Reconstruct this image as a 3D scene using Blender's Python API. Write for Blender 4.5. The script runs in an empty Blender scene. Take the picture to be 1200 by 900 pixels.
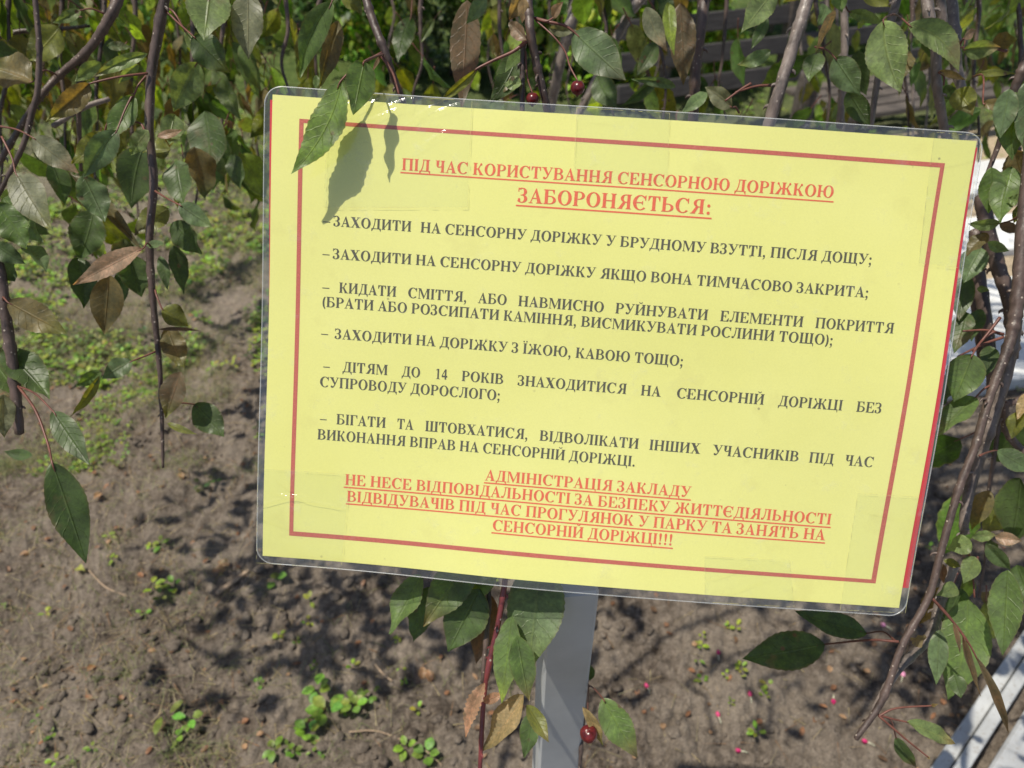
import bpy, math, random
import numpy as np
from mathutils import Vector, Matrix

random.seed(7)
rng = np.random.default_rng(11)
SC = bpy.context.scene
C = SC.collection

# ------------------------------------------------------------------ camera
PITCH = math.radians(38.0)
CAM = Vector((0, 0, 1.25))
RIGHT = Vector((1, 0, 0))
UP = Vector((0, math.sin(PITCH), math.cos(PITCH)))
BACK = Vector((0, -math.cos(PITCH), math.sin(PITCH)))
FPX = 900.0
cam = bpy.data.cameras.new('camera')
camo = bpy.data.objects.new('camera', cam)
C.objects.link(camo)
camo.location = CAM
camo.rotation_euler = (math.radians(90) - PITCH, 0, 0)
cam.sensor_width = 36
cam.lens = 36 * FPX / 1200
cam.clip_start = 0.02
cam.clip_end = 400
cam.dof.use_dof = True
cam.dof.focus_distance = 0.49
cam.dof.aperture_fstop = 10
SC.camera = camo

def at(px, py, d):
    """photo pixel + distance along the view axis -> point in the place"""
    return CAM + RIGHT * ((px - 600) / FPX * d) + UP * (-(py - 450) / FPX * d) - BACK * d

def gr(px, py, z=0.0):
    """where the line of sight through a pixel meets the ground"""
    r = RIGHT * ((px - 600) / FPX) + UP * (-(py - 450) / FPX) - BACK
    t = (z - CAM.z) / r.z
    return CAM + r * t

# ------------------------------------------------------------------ light
SUN = Vector((-0.35, -0.11, 0.93)).normalized()      # towards the sun
w = bpy.data.worlds.new('World')
SC.world = w
w.use_nodes = True
nt = w.node_tree
sky = nt.nodes.new('ShaderNodeTexSky')
sky.sky_type = 'NISHITA'
sky.sun_disc = False
sky.sun_elevation = math.asin(SUN.z)
sky.sun_rotation = math.atan2(SUN.x, SUN.y)
sky.air_density = 1.0
sky.dust_density = 1.5
bg = nt.nodes['Background']
bg.inputs[1].default_value = 0.098
nt.links.new(sky.outputs[0], bg.inputs[0])
sl = bpy.data.lights.new('sun', 'SUN')
sl.energy = 4.6
sl.angle = math.radians(0.55)
sl.color = (1.0, 0.93, 0.80)
so = bpy.data.objects.new('sun', sl)
C.objects.link(so)
so.rotation_euler = SUN.to_track_quat('Z', 'Y').to_euler()
so.location = (0, 0, 6)
SC.view_settings.view_transform = 'Standard'
SC.view_settings.look = 'None'
SC.view_settings.exposure = 0.2
SC.view_settings.gamma = 1.0

# ------------------------------------------------------------------ helpers
def link(name, me, mat=None, parent=None, loc=(0, 0, 0)):
    o = bpy.data.objects.new(name, me)
    C.objects.link(o)
    o.location = loc
    if mat is not None and me is not None:
        for m in (mat if isinstance(mat, (list, tuple)) else [mat]):
            me.materials.append(m)
    if parent is not None:
        o.parent = parent
    return o

def tag(o, label=None, cat=None, group=None, kind=None):
    if label: o['label'] = label
    if cat: o['category'] = cat
    if group: o['group'] = group
    if kind: o['kind'] = kind
    return o

def empty(name, loc, label, cat, group=None):
    o = bpy.data.objects.new(name, None)
    o.empty_display_size = 0.05
    C.objects.link(o)
    o.location = loc
    return tag(o, label, cat, group)

def mesh(name, v, f, smooth=False, mi=None, tint=None, uv=None):
    me = bpy.data.meshes.new(name)
    v = np.asarray(v, dtype=np.float64)
    if isinstance(f, np.ndarray):
        n, k = f.shape
        me.vertices.add(len(v)); me.vertices.foreach_set('co', v.ravel())
        me.loops.add(n * k); me.loops.foreach_set('vertex_index', f.ravel().astype(np.int32))
        me.polygons.add(n)
        me.polygons.foreach_set('loop_start', np.arange(0, n * k, k, dtype=np.int32))
        me.update(calc_edges=True)
    else:
        me.from_pydata([tuple(p) for p in v], [], [tuple(q) for q in f])
        me.update()
    me.polygons.foreach_set('use_smooth', np.full(len(me.polygons), bool(smooth), dtype=bool))
    if mi is not None:
        me.polygons.foreach_set('material_index', np.asarray(mi, dtype=np.int32))
    if tint is not None:
        a = me.attributes.new('tint', 'FLOAT_COLOR', 'POINT')
        t = np.asarray(tint, dtype=np.float32)
        if t.ndim == 1: t = np.tile(t, (len(v), 1))
        if t.shape[1] == 3: t = np.hstack([t, np.ones((len(t), 1), np.float32)])
        a.data.foreach_set('color', t.ravel())
    if uv is not None:
        a = me.attributes.new('leafuv', 'FLOAT_VECTOR', 'POINT')
        a.data.foreach_set('vector', np.asarray(uv, dtype=np.float32).ravel())
    return me

class MB:
    """collects simple solids into one mesh"""
    def __init__(s): s.v = []; s.f = []
    def add(s, v, f):
        b = len(s.v); s.v += [tuple(p) for p in v]; s.f += [tuple(i + b for i in q) for q in f]
    def box(s, o, a, b, c, bev=0.0):
        """box centred at o with half vectors a, b, c; chamfered along its edges when bev > 0"""
        o, a, b, c = Vector(o), Vector(a), Vector(b), Vector(c)
        if bev <= 0:
            v = [o + a * i + b * j + c * k for i in (-1, 1) for j in (-1, 1) for k in (-1, 1)]
            s.add(v, [(0, 1, 3, 2), (4, 6, 7, 5), (0, 4, 5, 1), (2, 3, 7, 6), (0, 2, 6, 4), (1, 5, 7, 3)])
            return
        import bmesh
        bm = bmesh.new()
        vs = [bm.verts.new(o + a * i + b * j + c * k) for i in (-1, 1) for j in (-1, 1) for k in (-1, 1)]
        for q in [(0, 1, 3, 2), (4, 6, 7, 5), (0, 4, 5, 1), (2, 3, 7, 6), (0, 2, 6, 4), (1, 5, 7, 3)]:
            bm.faces.new([vs[i] for i in q])
        bmesh.ops.bevel(bm, geom=bm.edges[:], offset=bev, segments=1, affect='EDGES')
        bm.verts.index_update()
        s.add([v.co.copy() for v in bm.verts], [[v.index for v in f.verts] for f in bm.faces])
        bm.free()
    def build(s, name, mat, parent=None, loc=(0, 0, 0), smooth=False):
        l = Vector(loc)
        return link(name, mesh(name, [Vector(p) - l for p in s.v], s.f, smooth), mat, parent, loc)

def catmull(pts, n):
    P = [np.array(p, float) for p in pts]
    P = [2 * P[0] - P[1]] + P + [2 * P[-1] - P[-2]]
    out = []
    for i in range(1, len(P) - 2):
        for k in range(n):
            t = k / n
            a, b, c, d = P[i - 1], P[i], P[i + 1], P[i + 2]
            out.append(0.5 * ((2 * b) + (-a + c) * t + (2 * a - 5 * b + 4 * c - d) * t * t + (-a + 3 * b - 3 * c + d) * t ** 3))
    out.append(P[-2])
    return np.array(out)

def tube_vf(pts, rad, sides=8, sub=5, rough=0.0, seed=0, knots=0.0):
    """pts: control points, rad: radius at each; returns verts and quad faces (closed at both ends by a fan point)"""
    n = sub
    X = catmull([list(p) + [r] for p, r in zip([tuple(q) for q in pts], rad)], n)
    R = np.maximum(X[:, 3], 0.0002); X = X[:, :3]
    m = len(X)
    T = np.gradient(X, axis=0); T /= np.linalg.norm(T, axis=1)[:, None] + 1e-12
    ref = np.array([0.3, 1, 0.2]); ref -= T[0] * ref.dot(T[0]); ref /= np.linalg.norm(ref)
    rr = np.random.default_rng(seed)
    V = []
    ang = np.arange(sides) / sides * 2 * math.pi
    kn = 1 + knots * (rr.random(m) > 0.86) * rr.random(m)
    for i in range(m):
        ref = ref - T[i] * ref.dot(T[i]); ref /= np.linalg.norm(ref) + 1e-12
        b = np.cross(T[i], ref)
        r = R[i] * kn[i] * (1 + rough * (rr.random(sides) - 0.5))
        V.append(X[i] + (np.cos(ang) * r)[:, None] * ref + (np.sin(ang) * r)[:, None] * b)
    V = np.vstack(V + [X[0] - T[0] * R[0] * 0.4, X[-1] + T[-1] * R[-1] * 0.5])
    F = []
    for i in range(m - 1):
        for k in range(sides):
            a = i * sides + k; b_ = i * sides + (k + 1) % sides
            F.append((a, b_, b_ + sides, a + sides))
    for k in range(sides):
        F.append((len(V) - 2, (k + 1) % sides, k, k) if False else (len(V) - 2, (k + 1) % sides, k))
        F.append((len(V) - 1, (m - 1) * sides + k, (m - 1) * sides + (k + 1) % sides))
    return V, F

# value noise / cell noise for modelling relief
def hash2(ix, iy, s):
    h = (ix * 374761393 + iy * 668265263 + s * 1442695041) & 0xffffffff
    h = ((h ^ (h >> 13)) * 1274126177) & 0xffffffff
    return ((h ^ (h >> 16)) & 0xffff) / 65535.0
def vnoise(x, y, s=0):
    ix = np.floor(x).astype(np.int64); iy = np.floor(y).astype(np.int64)
    fx = x - ix; fy = y - iy
    fx = fx * fx * (3 - 2 * fx); fy = fy * fy * (3 - 2 * fy)
    a = hash2(ix, iy, s); b = hash2(ix + 1, iy, s); c = hash2(ix, iy + 1, s); d = hash2(ix + 1, iy + 1, s)
    return (a * (1 - fx) + b * fx) * (1 - fy) + (c * (1 - fx) + d * fx) * fy
def fbm(x, y, s=0, o=4):
    r = 0; a = 0.5; f = 1
    for k in range(o):
        r = r + a * vnoise(x * f, y * f, s + k * 17); a *= 0.5; f *= 2.03
    return r
def bumps(x, y, s, dens=0.7):
    """rounded lumps of random size on a jittered grid, 0..1"""
    ix = np.floor(x).astype(np.int64); iy = np.floor(y).astype(np.int64)
    h = np.zeros_like(x)
    for dx in (-1, 0, 1):
        for dy in (-1, 0, 1):
            jx, jy = ix + dx, iy + dy
            cx = jx + 0.15 + 0.7 * hash2(jx, jy, s); cy = jy + 0.15 + 0.7 * hash2(jx, jy, s + 5)
            r = 0.25 + 0.4 * hash2(jx, jy, s + 9)
            on = hash2(jx, jy, s + 13) < dens
            an = hash2(jx, jy, s + 21) * 3.14
            ux = (x - cx) * np.cos(an) + (y - cy) * np.sin(an); uy = -(x - cx) * np.sin(an) + (y - cy) * np.cos(an)
            q = 1 - (ux / r) ** 2 - (uy / (r * (0.6 + 0.4 * hash2(jx, jy, s + 30)))) ** 2
            h = np.maximum(h, np.where(on, np.sqrt(np.clip(q, 0, 1)) * r * 1.6, 0))
    return h

# ------------------------------------------------------------------ materials
def mat(name):
    m = bpy.data.materials.new(name); m.use_nodes = True
    n = m.node_tree; b = n.nodes['Principled BSDF']
    return m, n, b
def N(n, t, **k):
    x = n.nodes.new(t)
    for a, v in k.items(): setattr(x, a, v)
    return x
def ramp(n, src, stops, interp='LINEAR'):
    r = N(n, 'ShaderNodeValToRGB'); r.color_ramp.interpolation = interp
    e = r.color_ramp.elements
    while len(e) < len(stops): e.new(0.5)
    for i, (p, c) in enumerate(stops):
        e[i].position = p; e[i].color = (*c, 1) if len(c) == 3 else c
    n.links.new(src, r.inputs[0]); return r
def noise(n, scale, detail=4, rough=0.55, coord=None, dim=None):
    x = N(n, 'ShaderNodeTexNoise'); x.inputs['Scale'].default_value = scale
    x.inputs['Detail'].default_value = detail; x.inputs['Roughness'].default_value = rough
    if coord is not None: n.links.new(coord, x.inputs['Vector'])
    return x
def geo_pos(n):
    return N(n, 'ShaderNodeNewGeometry').outputs['Position']
def bump(n, b, h, strength, dist):
    x = N(n, 'ShaderNodeBump'); x.inputs['Strength'].default_value = strength; x.inputs['Distance'].default_value = dist
    n.links.new(h, x.inputs['Height']); n.links.new(x.outputs[0], b.inputs['Normal']); return x
def mixc(n, fac, a, b, mode='MIX'):
    x = N(n, 'ShaderNodeMix', data_type='RGBA', blend_type=mode)
    for s, i in ((fac, 0), (a, 6), (b, 7)):
        if hasattr(s, 'is_linked') or isinstance(s, bpy.types.NodeSocket): n.links.new(s, x.inputs[i])
        else: x.inputs[i].default_value = s if i == 0 else ((*s, 1) if len(s) == 3 else s)
    return x.outputs[2]
def math_(n, op, a, b=None, c=None):
    x = N(n, 'ShaderNodeMath', operation=op)
    for i, s in enumerate((a, b, c)):
        if s is None: continue
        if isinstance(s, (int, float)): x.inputs[i].default_value = s
        else: n.links.new(s, x.inputs[i])
    return x.outputs[0]

def make_leaf_mat(name, trans=0.35, veins=True):
    m, n, b = mat(name)
    out = n.nodes['Material Output']
    t = N(n, 'ShaderNodeAttribute', attribute_name='tint')
    uv = N(n, 'ShaderNodeAttribute', attribute_name='leafuv')
    g = N(n, 'ShaderNodeNewGeometry')
    oi = N(n, 'ShaderNodeObjectInfo')
    sep = N(n, 'ShaderNodeSeparateXYZ'); n.links.new(uv.outputs['Vector'], sep.inputs[0])
    u, v = sep.outputs[0], sep.outputs[1]
    au = math_(n, 'ABSOLUTE', u)
    # blotches and fine mottling
    no = noise(n, 75, 5, 0.65, g.outputs['Position'])
    n2 = noise(n, 420, 3, 0.6, g.outputs['Position'])
    mott = ramp(n, no.outputs[0], [(0.34, (0.58,) * 3), (0.64, (1.36,) * 3)])
    col = mixc(n, 1.0, t.outputs['Color'], mott.outputs[0], 'MULTIPLY')
    fine = ramp(n, n2.outputs[0], [(0.35, (0.78,) * 3), (0.65, (1.2,) * 3)])
    col = mixc(n, 1.0, col, fine.outputs[0], 'MULTIPLY')
    # side veins slant forward from the midrib
    ph = math_(n, 'SUBTRACT', v, math_(n, 'MULTIPLY', au, 0.17))
    ph = math_(n, 'ADD', ph, math_(n, 'MULTIPLY', noise(n, 130, 2, 0.5, g.outputs['Position']).outputs[0], 0.10))
    wav = math_(n, 'ABSOLUTE', math_(n, 'SINE', math_(n, 'MULTIPLY', ph, 27.0)))
    vein = math_(n, 'SMOOTHSTEP' if False else 'SUBTRACT', 1.0, math_(n, 'MULTIPLY', wav, 5.0))
    vein = math_(n, 'MAXIMUM', vein, 0.0)
    mid = math_(n, 'MAXIMUM', math_(n, 'SUBTRACT', 1.0, math_(n, 'MULTIPLY', au, 14.0)), 0.0)
    vm = math_(n, 'MAXIMUM', math_(n, 'MULTIPLY', vein, 0.5), mid)
    col = mixc(n, math_(n, 'MULTIPLY', vm, 0.32), col, mixc(n, 1.0, col, (2.3, 1.9, 1.8), 'MULTIPLY'))
    # brown spots here and there
    sp = N(n, 'ShaderNodeTexVoronoi'); sp.inputs['Scale'].default_value = 75
    n.links.new(g.outputs['Position'], sp.inputs['Vector'])
    spots = ramp(n, sp.outputs['Distance'], [(0.10, (1,) * 3), (0.17, (0,) * 3)])
    gate = ramp(n, noise(n, 25, 2, 0.5, g.outputs['Position']).outputs[0], [(0.56, (0,) * 3), (0.62, (1,) * 3)])
    col = mixc(n, math_(n, 'MULTIPLY', spots.outputs[0], gate.outputs[0]), col, (0.10, 0.055, 0.03))
    # larger rusty patches here and there
    pn = noise(n, 16, 5, 0.7, g.outputs['Position'])
    pr_ = ramp(n, pn.outputs[0], [(0.60, (0,) * 3), (0.70, (0.7,) * 3)])
    col = mixc(n, pr_.outputs[0], col, (0.15, 0.095, 0.05))
    # dull, browned margins
    eg = ramp(n, au, [(0.86, (0,) * 3), (1.0, (0.35,) * 3)])
    col = mixc(n, eg.outputs[0], col, (0.16, 0.11, 0.05))
    back = mixc(n, 0.35, col, (0.17, 0.21, 0.12))
    colf = mixc(n, g.outputs['Backfacing'], col, back)
    n.links.new(colf, b.inputs['Base Color'])
    b.inputs['Roughness'].default_value = 0.43
    b.inputs['Specular IOR Level'].default_value = 0.42
    h = math_(n, 'ADD', math_(n, 'MULTIPLY', vm, -0.4), math_(n, 'MULTIPLY', no.outputs[0], 0.5))
    bump(n, b, h, 0.8, 0.0012)
    tr = N(n, 'ShaderNodeBsdfTranslucent')
    tc = mixc(n, 1.0, col, (2.1, 1.9, 0.7), 'MULTIPLY')
    n.links.new(tc, tr.inputs[0])
    mx = N(n, 'ShaderNodeMixShader'); mx.inputs[0].default_value = trans
    n.links.new(b.outputs[0], mx.inputs[1]); n.links.new(tr.outputs[0], mx.inputs[2])
    n.links.new(mx.outputs[0], out.inputs[0])
    return m

M = {}
M['leaf'] = make_leaf_mat('leaf_blade', 0.42)
M['weed'] = make_leaf_mat('weed_leaf', 0.35)

def simple(name, col, rough=0.6, spec=0.4, nscale=None, var=0.25, bstr=0.3, bdist=0.001, metal=0.0):
    m, n, b = mat(name)
    b.inputs['Roughness'].default_value = rough
    b.inputs['Specular IOR Level'].default_value = spec
    b.inputs['Metallic'].default_value = metal
    if nscale:
        no = noise(n, nscale, 5, 0.6, geo_pos(n))
        r = ramp(n, no.outputs[0], [(0.3, tuple(c * (1 - var) for c in col)), (0.7, tuple(min(1, c * (1 + var)) for c in col))])
        n.links.new(r.outputs[0], b.inputs['Base Color'])
        bump(n, b, no.outputs[0], bstr, bdist)
    else:
        b.inputs['Base Color'].default_value = (*col, 1)
    return m

def bark_mat(name, a, c, rough=0.45):
    m, n, b = mat(name)
    p = geo_pos(n)
    mp = N(n, 'ShaderNodeMapping'); mp.inputs['Scale'].default_value = (1, 1, 0.35); n.links.new(p, mp.inputs[0])
    no = noise(n, 320, 5, 0.65, mp.outputs[0])
    n2 = noise(n, 40, 3, 0.5, p)
    base = ramp(n, no.outputs[0], [(0.32, a), (0.7, c)])
    col = mixc(n, ramp(n, n2.outputs[0], [(0.4, (0,) * 3), (0.65, (0.5,) * 3)]).outputs[0], base.outputs[0], tuple(x * 1.7 for x in c))
    vo = N(n, 'ShaderNodeTexVoronoi'); vo.inputs['Scale'].default_value = 190; n.links.new(p, vo.inputs['Vector'])
    ls = ramp(n, vo.outputs['Distance'], [(0.10, (1,) * 3), (0.16, (0,) * 3)])
    col = mixc(n, math_(n, 'MULTIPLY', ls.outputs[0], 0.75), col, (0.42, 0.36, 0.30))
    n.links.new(col, b.inputs['Base Color'])
    b.inputs['Roughness'].default_value = rough
    b.inputs['Specular IOR Level'].default_value = 0.55
    bump(n, b, no.outputs[0], 0.6, 0.0008)
    return m
M['twig'] = bark_mat('twig_bark', (0.026, 0.017, 0.014), (0.095, 0.066, 0.055), 0.45)
M['limb'] = bark_mat('limb_bark', (0.060, 0.048, 0.042), (0.19, 0.155, 0.135), 0.42)
M['red_twig'] = bark_mat('red_twig_bark', (0.06, 0.012, 0.016), (0.14, 0.03, 0.03), 0.35)
M['petiole'] = simple('petiole', (0.14, 0.055, 0.04), 0.45, 0.4, 150, 0.35)

# ------------------------------------------------------------------ the ground
def soil_h(x, y):
    base = (fbm(x * 2.2, y * 2.2, 3, 4) - 0.5) * 0.10
    rough = np.clip(fbm(x * 1.3 + 7, y * 1.3, 40, 3) * 1.6 - 0.25, 0.15, 1.0)      # where the digging left clods
    h = base + (fbm(x * 12, y * 12, 23, 4) - 0.5) * 0.034
    h = h + (0.011 * bumps(x / 0.055, y / 0.055, 1, 0.22)
             + 0.006 * bumps(x / 0.026 + 3, y / 0.026, 2, 0.4)
             + 0.006 * bumps(x / 0.013, y / 0.013 + 5, 3, 0.75)) * (0.4 + 0.9 * rough)
    h = h + (fbm(x * 45, y * 45, 60, 4) - 0.5) * 0.019 + 0.0035 * bumps(x / 0.007, y / 0.007 + 5, 4, 0.8) + (vnoise(x * 190, y * 190, 66) - .5) * 0.004
    return h

def ground():
    nr, nc = 620, 620
    y0, y1 = 0.42, 70.0
    ry = y0 * np.exp(np.linspace(0, 1, nr) * math.log(y1 / y0))
    ry = np.concatenate([[-30, -8, -3, -1.2, -0.4, 0.0, 0.2, 0.33], ry])
    s = np.linspace(-1, 1, nc)
    ex = np.array([1.15, 1.5, 2.2, 4, 9, 30.])
    s = np.concatenate([-ex[::-1], s, ex])
    Y = np.repeat(ry[:, None], len(s), 1)
    X = s[None, :] * (0.52 + 0.62 * np.maximum(Y, 0.42)) + 0.03
    fade = np.clip(1 - (np.abs(Y) - 6) / 6, 0, 1)
    Z = soil_h(X, Y)
    coarse = (fbm(X * 0.4, Y * 0.4, 90, 3) - 0.5) * 0.12
    Z = Z * fade + coarse * (1 - fade)
    # dug soil is banked a little lower towards the path frame
    v = np.stack([X, Y, Z], -1).reshape(-1, 3)
    R, K = X.shape
    i = np.arange(R - 1)[:, None] * K + np.arange(K - 1)[None, :]
    f = np.stack([i, i + 1, i + 1 + K, i + K], -1).reshape(-1, 4)
    return mesh('soil_ground', v, f, True)

def soil_mat():
    m, n, b = mat('dug_soil')
    p = geo_pos(n)
    a = noise(n, 3.2, 5, 0.6, p); c = noise(n, 60, 6, 0.7, p); d = noise(n, 260, 5, 0.7, p)
    col = ramp(n, c.outputs[0], [(0.32, (0.044, 0.034, 0.026)), (0.47, (0.122, 0.097, 0.077)), (0.66, (0.26, 0.216, 0.174))])
    dry = ramp(n, a.outputs[0], [(0.40, (0,) * 3), (0.58, (1,) * 3)])
    col2 = mixc(n, math_(n, 'MULTIPLY', dry.outputs[0], 0.55), col.outputs[0], (0.33, 0.28, 0.225))
    gran = ramp(n, d.outputs[0], [(0.3, (0.62,) * 3), (0.7, (1.35,) * 3)])
    col3 = mixc(n, 1.0, col2, gran.outputs[0], 'MULTIPLY')
    # pale crumbs and grit
    vo = N(n, 'ShaderNodeTexVoronoi'); vo.inputs['Scale'].default_value = 95; n.links.new(p, vo.inputs['Vector'])
    gs = ramp(n, vo.outputs['Distance'], [(0.10, (1,) * 3), (0.17, (0,) * 3)])
    col4 = mixc(n, math_(n, 'MULTIPLY', gs.outputs[0], ramp(n, noise(n, 30, 2, 0.5, p).outputs[0], [(0.5, (0,) * 3), (0.6, (0.8,) * 3)]).outputs[0]), col3, (0.36, 0.31, 0.26))
    # further off the beds carry thin grass
    sx = N(n, 'ShaderNodeSeparateXYZ'); n.links.new(p, sx.inputs[0])
    far = ramp(n, math_(n, 'MULTIPLY', sx.outputs[1], 0.1), [(0.24, (0,) * 3), (0.42, (1,) * 3)])
    gcol = ramp(n, noise(n, 14, 6, 0.7, p).outputs[0], [(0.3, (0.035, 0.06, 0.018)), (0.55, (0.09, 0.13, 0.035)), (0.75, (0.22, 0.21, 0.10))])
    col5 = mixc(n, far.outputs[0], col4, gcol.outputs[0])
    n.links.new(col5, b.inputs['Base Color'])
    b.inputs['Roughness'].default_value = 0.95
    b.inputs['Specular IOR Level'].default_value = 0.15
    hh = math_(n, 'ADD', math_(n, 'MULTIPLY', c.outputs[0], 0.7), math_(n, 'MULTIPLY', d.outputs[0], 0.35))
    bump(n, b, hh, 1.0, 0.016)
    return m
M['soil'] = soil_mat()
go = link('ground', ground(), M['soil'])
tag(go, 'dug brown soil with clods and thin weeds', kind='structure')

def gz(x, y):
    return float(soil_h(np.array([x], float), np.array([y], float))[0])
def gp(px, py):
    p = gr(px, py)
    for _ in range(3):
        p = gr(px, py, gz(p.x, p.y))
    return Vector((p.x, p.y, gz(p.x, p.y)))

# ------------------------------------------------------------------ sensory path on the right
def painted(name, col):
    m, n, b = mat(name)
    p = geo_pos(n)
    a = noise(n, 9, 5, 0.65, p); c = noise(n, 160, 4, 0.6, p)
    r = ramp(n, a.outputs[0], [(0.35, tuple(x * 0.72 for x in col)), (0.6, col)])
    dirt = ramp(n, c.outputs[0], [(0.56, (0,) * 3), (0.70, (0.7,) * 3)])
    n.links.new(mixc(n, dirt.outputs[0], r.outputs[0], (0.22, 0.19, 0.16)), b.inputs['Base Color'])
    b.inputs['Roughness'].default_value = 0.55
    bump(n, b, c.outputs[0], 0.25, 0.001)
    return m
M['white_paint'] = painted('white_paint', (0.47, 0.485, 0.49))
M['white_board'] = painted('white_board', (0.70, 0.71, 0.70))
M['slab'] = painted('pale_slab', (0.40, 0.415, 0.43))
M['sand'] = simple('sand_fill', (0.36, 0.29, 0.20), 0.95, 0.1, 120, 0.35, 0.8, 0.004)

def path():
    A, B = gr(1087, 905, 0.03), gr(1208, 727, 0.03)
    A.z = B.z = 0
    d = (B - A).normalized(); s = Vector((d.y, -d.x, 0))           # s points into the path
    A0 = A - d * 0.5; Ln = 0.5 + (B - A).length + 0.55
    root = empty('path_frame', A0, 'white painted metal frame with pale slabs inside, dappled with leaf shade at the lower right corner', 'path edging')
    def bar(off, wd, z0, z1, name, m, l0=0.0, l1=Ln, bev=0.002):
        mb = MB()
        c = A0 + d * (l0 + l1) / 2 + s * (off + wd / 2) + Vector((0, 0, (z0 + z1) / 2))
        mb.box(c - A0, d * (l1 - l0) / 2, s * wd / 2, Vector((0, 0, (z1 - z0) / 2)), bev)
        return mb.build(name, m, root)
    bar(0.0, 0.021, -0.06, 0.030, 'outer_flange', M['white_paint'])
    bar(0.0225, 0.019, -0.06, 0.041, 'inner_flange', M['white_paint'])
    for k in range(3):
        bar(0.062, 0.50, -0.06, 0.020, 'slab', M['slab'], k * 0.5 + 0.004, (k + 1) * 0.5 - 0.004, 0.004)
path()

def far_panels():
    # white boards with bands of sand between them, seen through the branches at the right edge
    base = gr(1165, 470); base.z = 0
    root = empty('path_section', base, 'far part of the walking path with white boards and sand bands, seen through branches on the right', 'path')
    d = Vector((0.98, 0.20, 0)).normalized(); e = Vector((-d.y, d.x, 0))
    org = gr(1090, 474); org.z = 0
    y = 0.0
    for k, (wd, kind) in enumerate([(0.30, 'w'), (0.17, 'w'), (0.15, 's'), (0.24, 'w'), (0.17, 's'), (0.28, 'w'), (0.4, 's')]):
        mb = MB()
        c = org + e * (y + wd / 2) + d * 0.85
        hgt = 0.045 if kind == 'w' else 0.022
        mb.box(c - base + Vector((0, 0, hgt / 2 - 0.04)), d * 0.85, e * (wd / 2 - 0.003), Vector((0, 0, hgt / 2 + 0.04)), 0.004)
        mb.build('board' if kind == 'w' else 'sand_band', M['white_board'] if kind == 'w' else M['sand'], root)
        y += wd
far_panels()

# ------------------------------------------------------------------ the notice
# pose solved from the four paper corners; sign space: x right, y up, z towards the viewer
rv = np.array([0.162, -0.04, -0.075]); th = np.linalg.norm(rv); kk = rv / th
Kx = np.array([[0, -kk[2], kk[1]], [kk[2], 0, -kk[0]], [-kk[1], kk[0], 0]])
RS = np.eye(3) + math.sin(th) * Kx + (1 - math.cos(th)) * Kx @ Kx
TS = np.array([0.054, 0.014, -0.486])
C2W = Matrix((RIGHT, UP, BACK)).transposed()
SR = C2W @ Matrix([list(r) for r in RS.tolist()])
SO = CAM + C2W @ Vector(TS)
PW, PH = 0.4242, 0.297

def to_plane(px, py):
    """photo pixel -> sign space x, y"""
    ray = np.array([(px - 600) / FPX, -(py - 450) / FPX, -1.0])
    nrm = RS[:, 2]
    t = TS.dot(nrm) / ray.dot(nrm)
    q = RS.T @ (ray * t - TS)
    return q[0], q[1]

def warp(x, y):
    """the sheet is not perfectly flat"""
    x = np.asarray(x, float); y = np.asarray(y, float)
    z = 0.0024 * np.sin(x * 17 + 0.6) * (0.4 + 0.6 * np.abs(y) / 0.15)
    z = z + 0.0030 * np.exp(-((x + 0.05) / 0.07) ** 2) * np.clip((-y - 0.07) / 0.08, 0, 1) ** 2
    z = z + 0.0012 * np.sin(y * 26 + x * 9)
    return z

sign = empty('notice_sign', gp(655, 1050) if False else (0, 0, 0), 'yellow laminated paper notice with red and black Cyrillic text on a grey metal post', 'sign')
post_top = at(667, 676, 0.560)
pdir = Vector((-0.004, 0.0, -1)).normalized()
tlen = post_top.z / -pdir.z
post_foot = post_top + pdir * (tlen + 0.02)
sign.location = post_foot
plate = None

def sgn_link(name, v, f, m, z0, parent, smooth=False, mi=None, warped=True, local_z=None):
    """geometry in sign space (x, y) or (x, y, z) -> object whose own frame is the sheet's"""
    v = np.asarray(v, float)
    if v.shape[1] == 2: v = np.hstack([v, np.zeros((len(v), 1))])
    v[:, 2] += z0 + (warp(v[:, 0], v[:, 1]) if warped else 0)
    me = mesh(name, v, f, smooth, mi)
    o = link(name, me, m, parent)
    if parent is sign:
        o.matrix_parent_inverse = Matrix.Identity(4)
        o.matrix_local = Matrix.Translation(-sign.location) @ Matrix.Translation(SO) @ SR.to_4x4()
    return o

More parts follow.
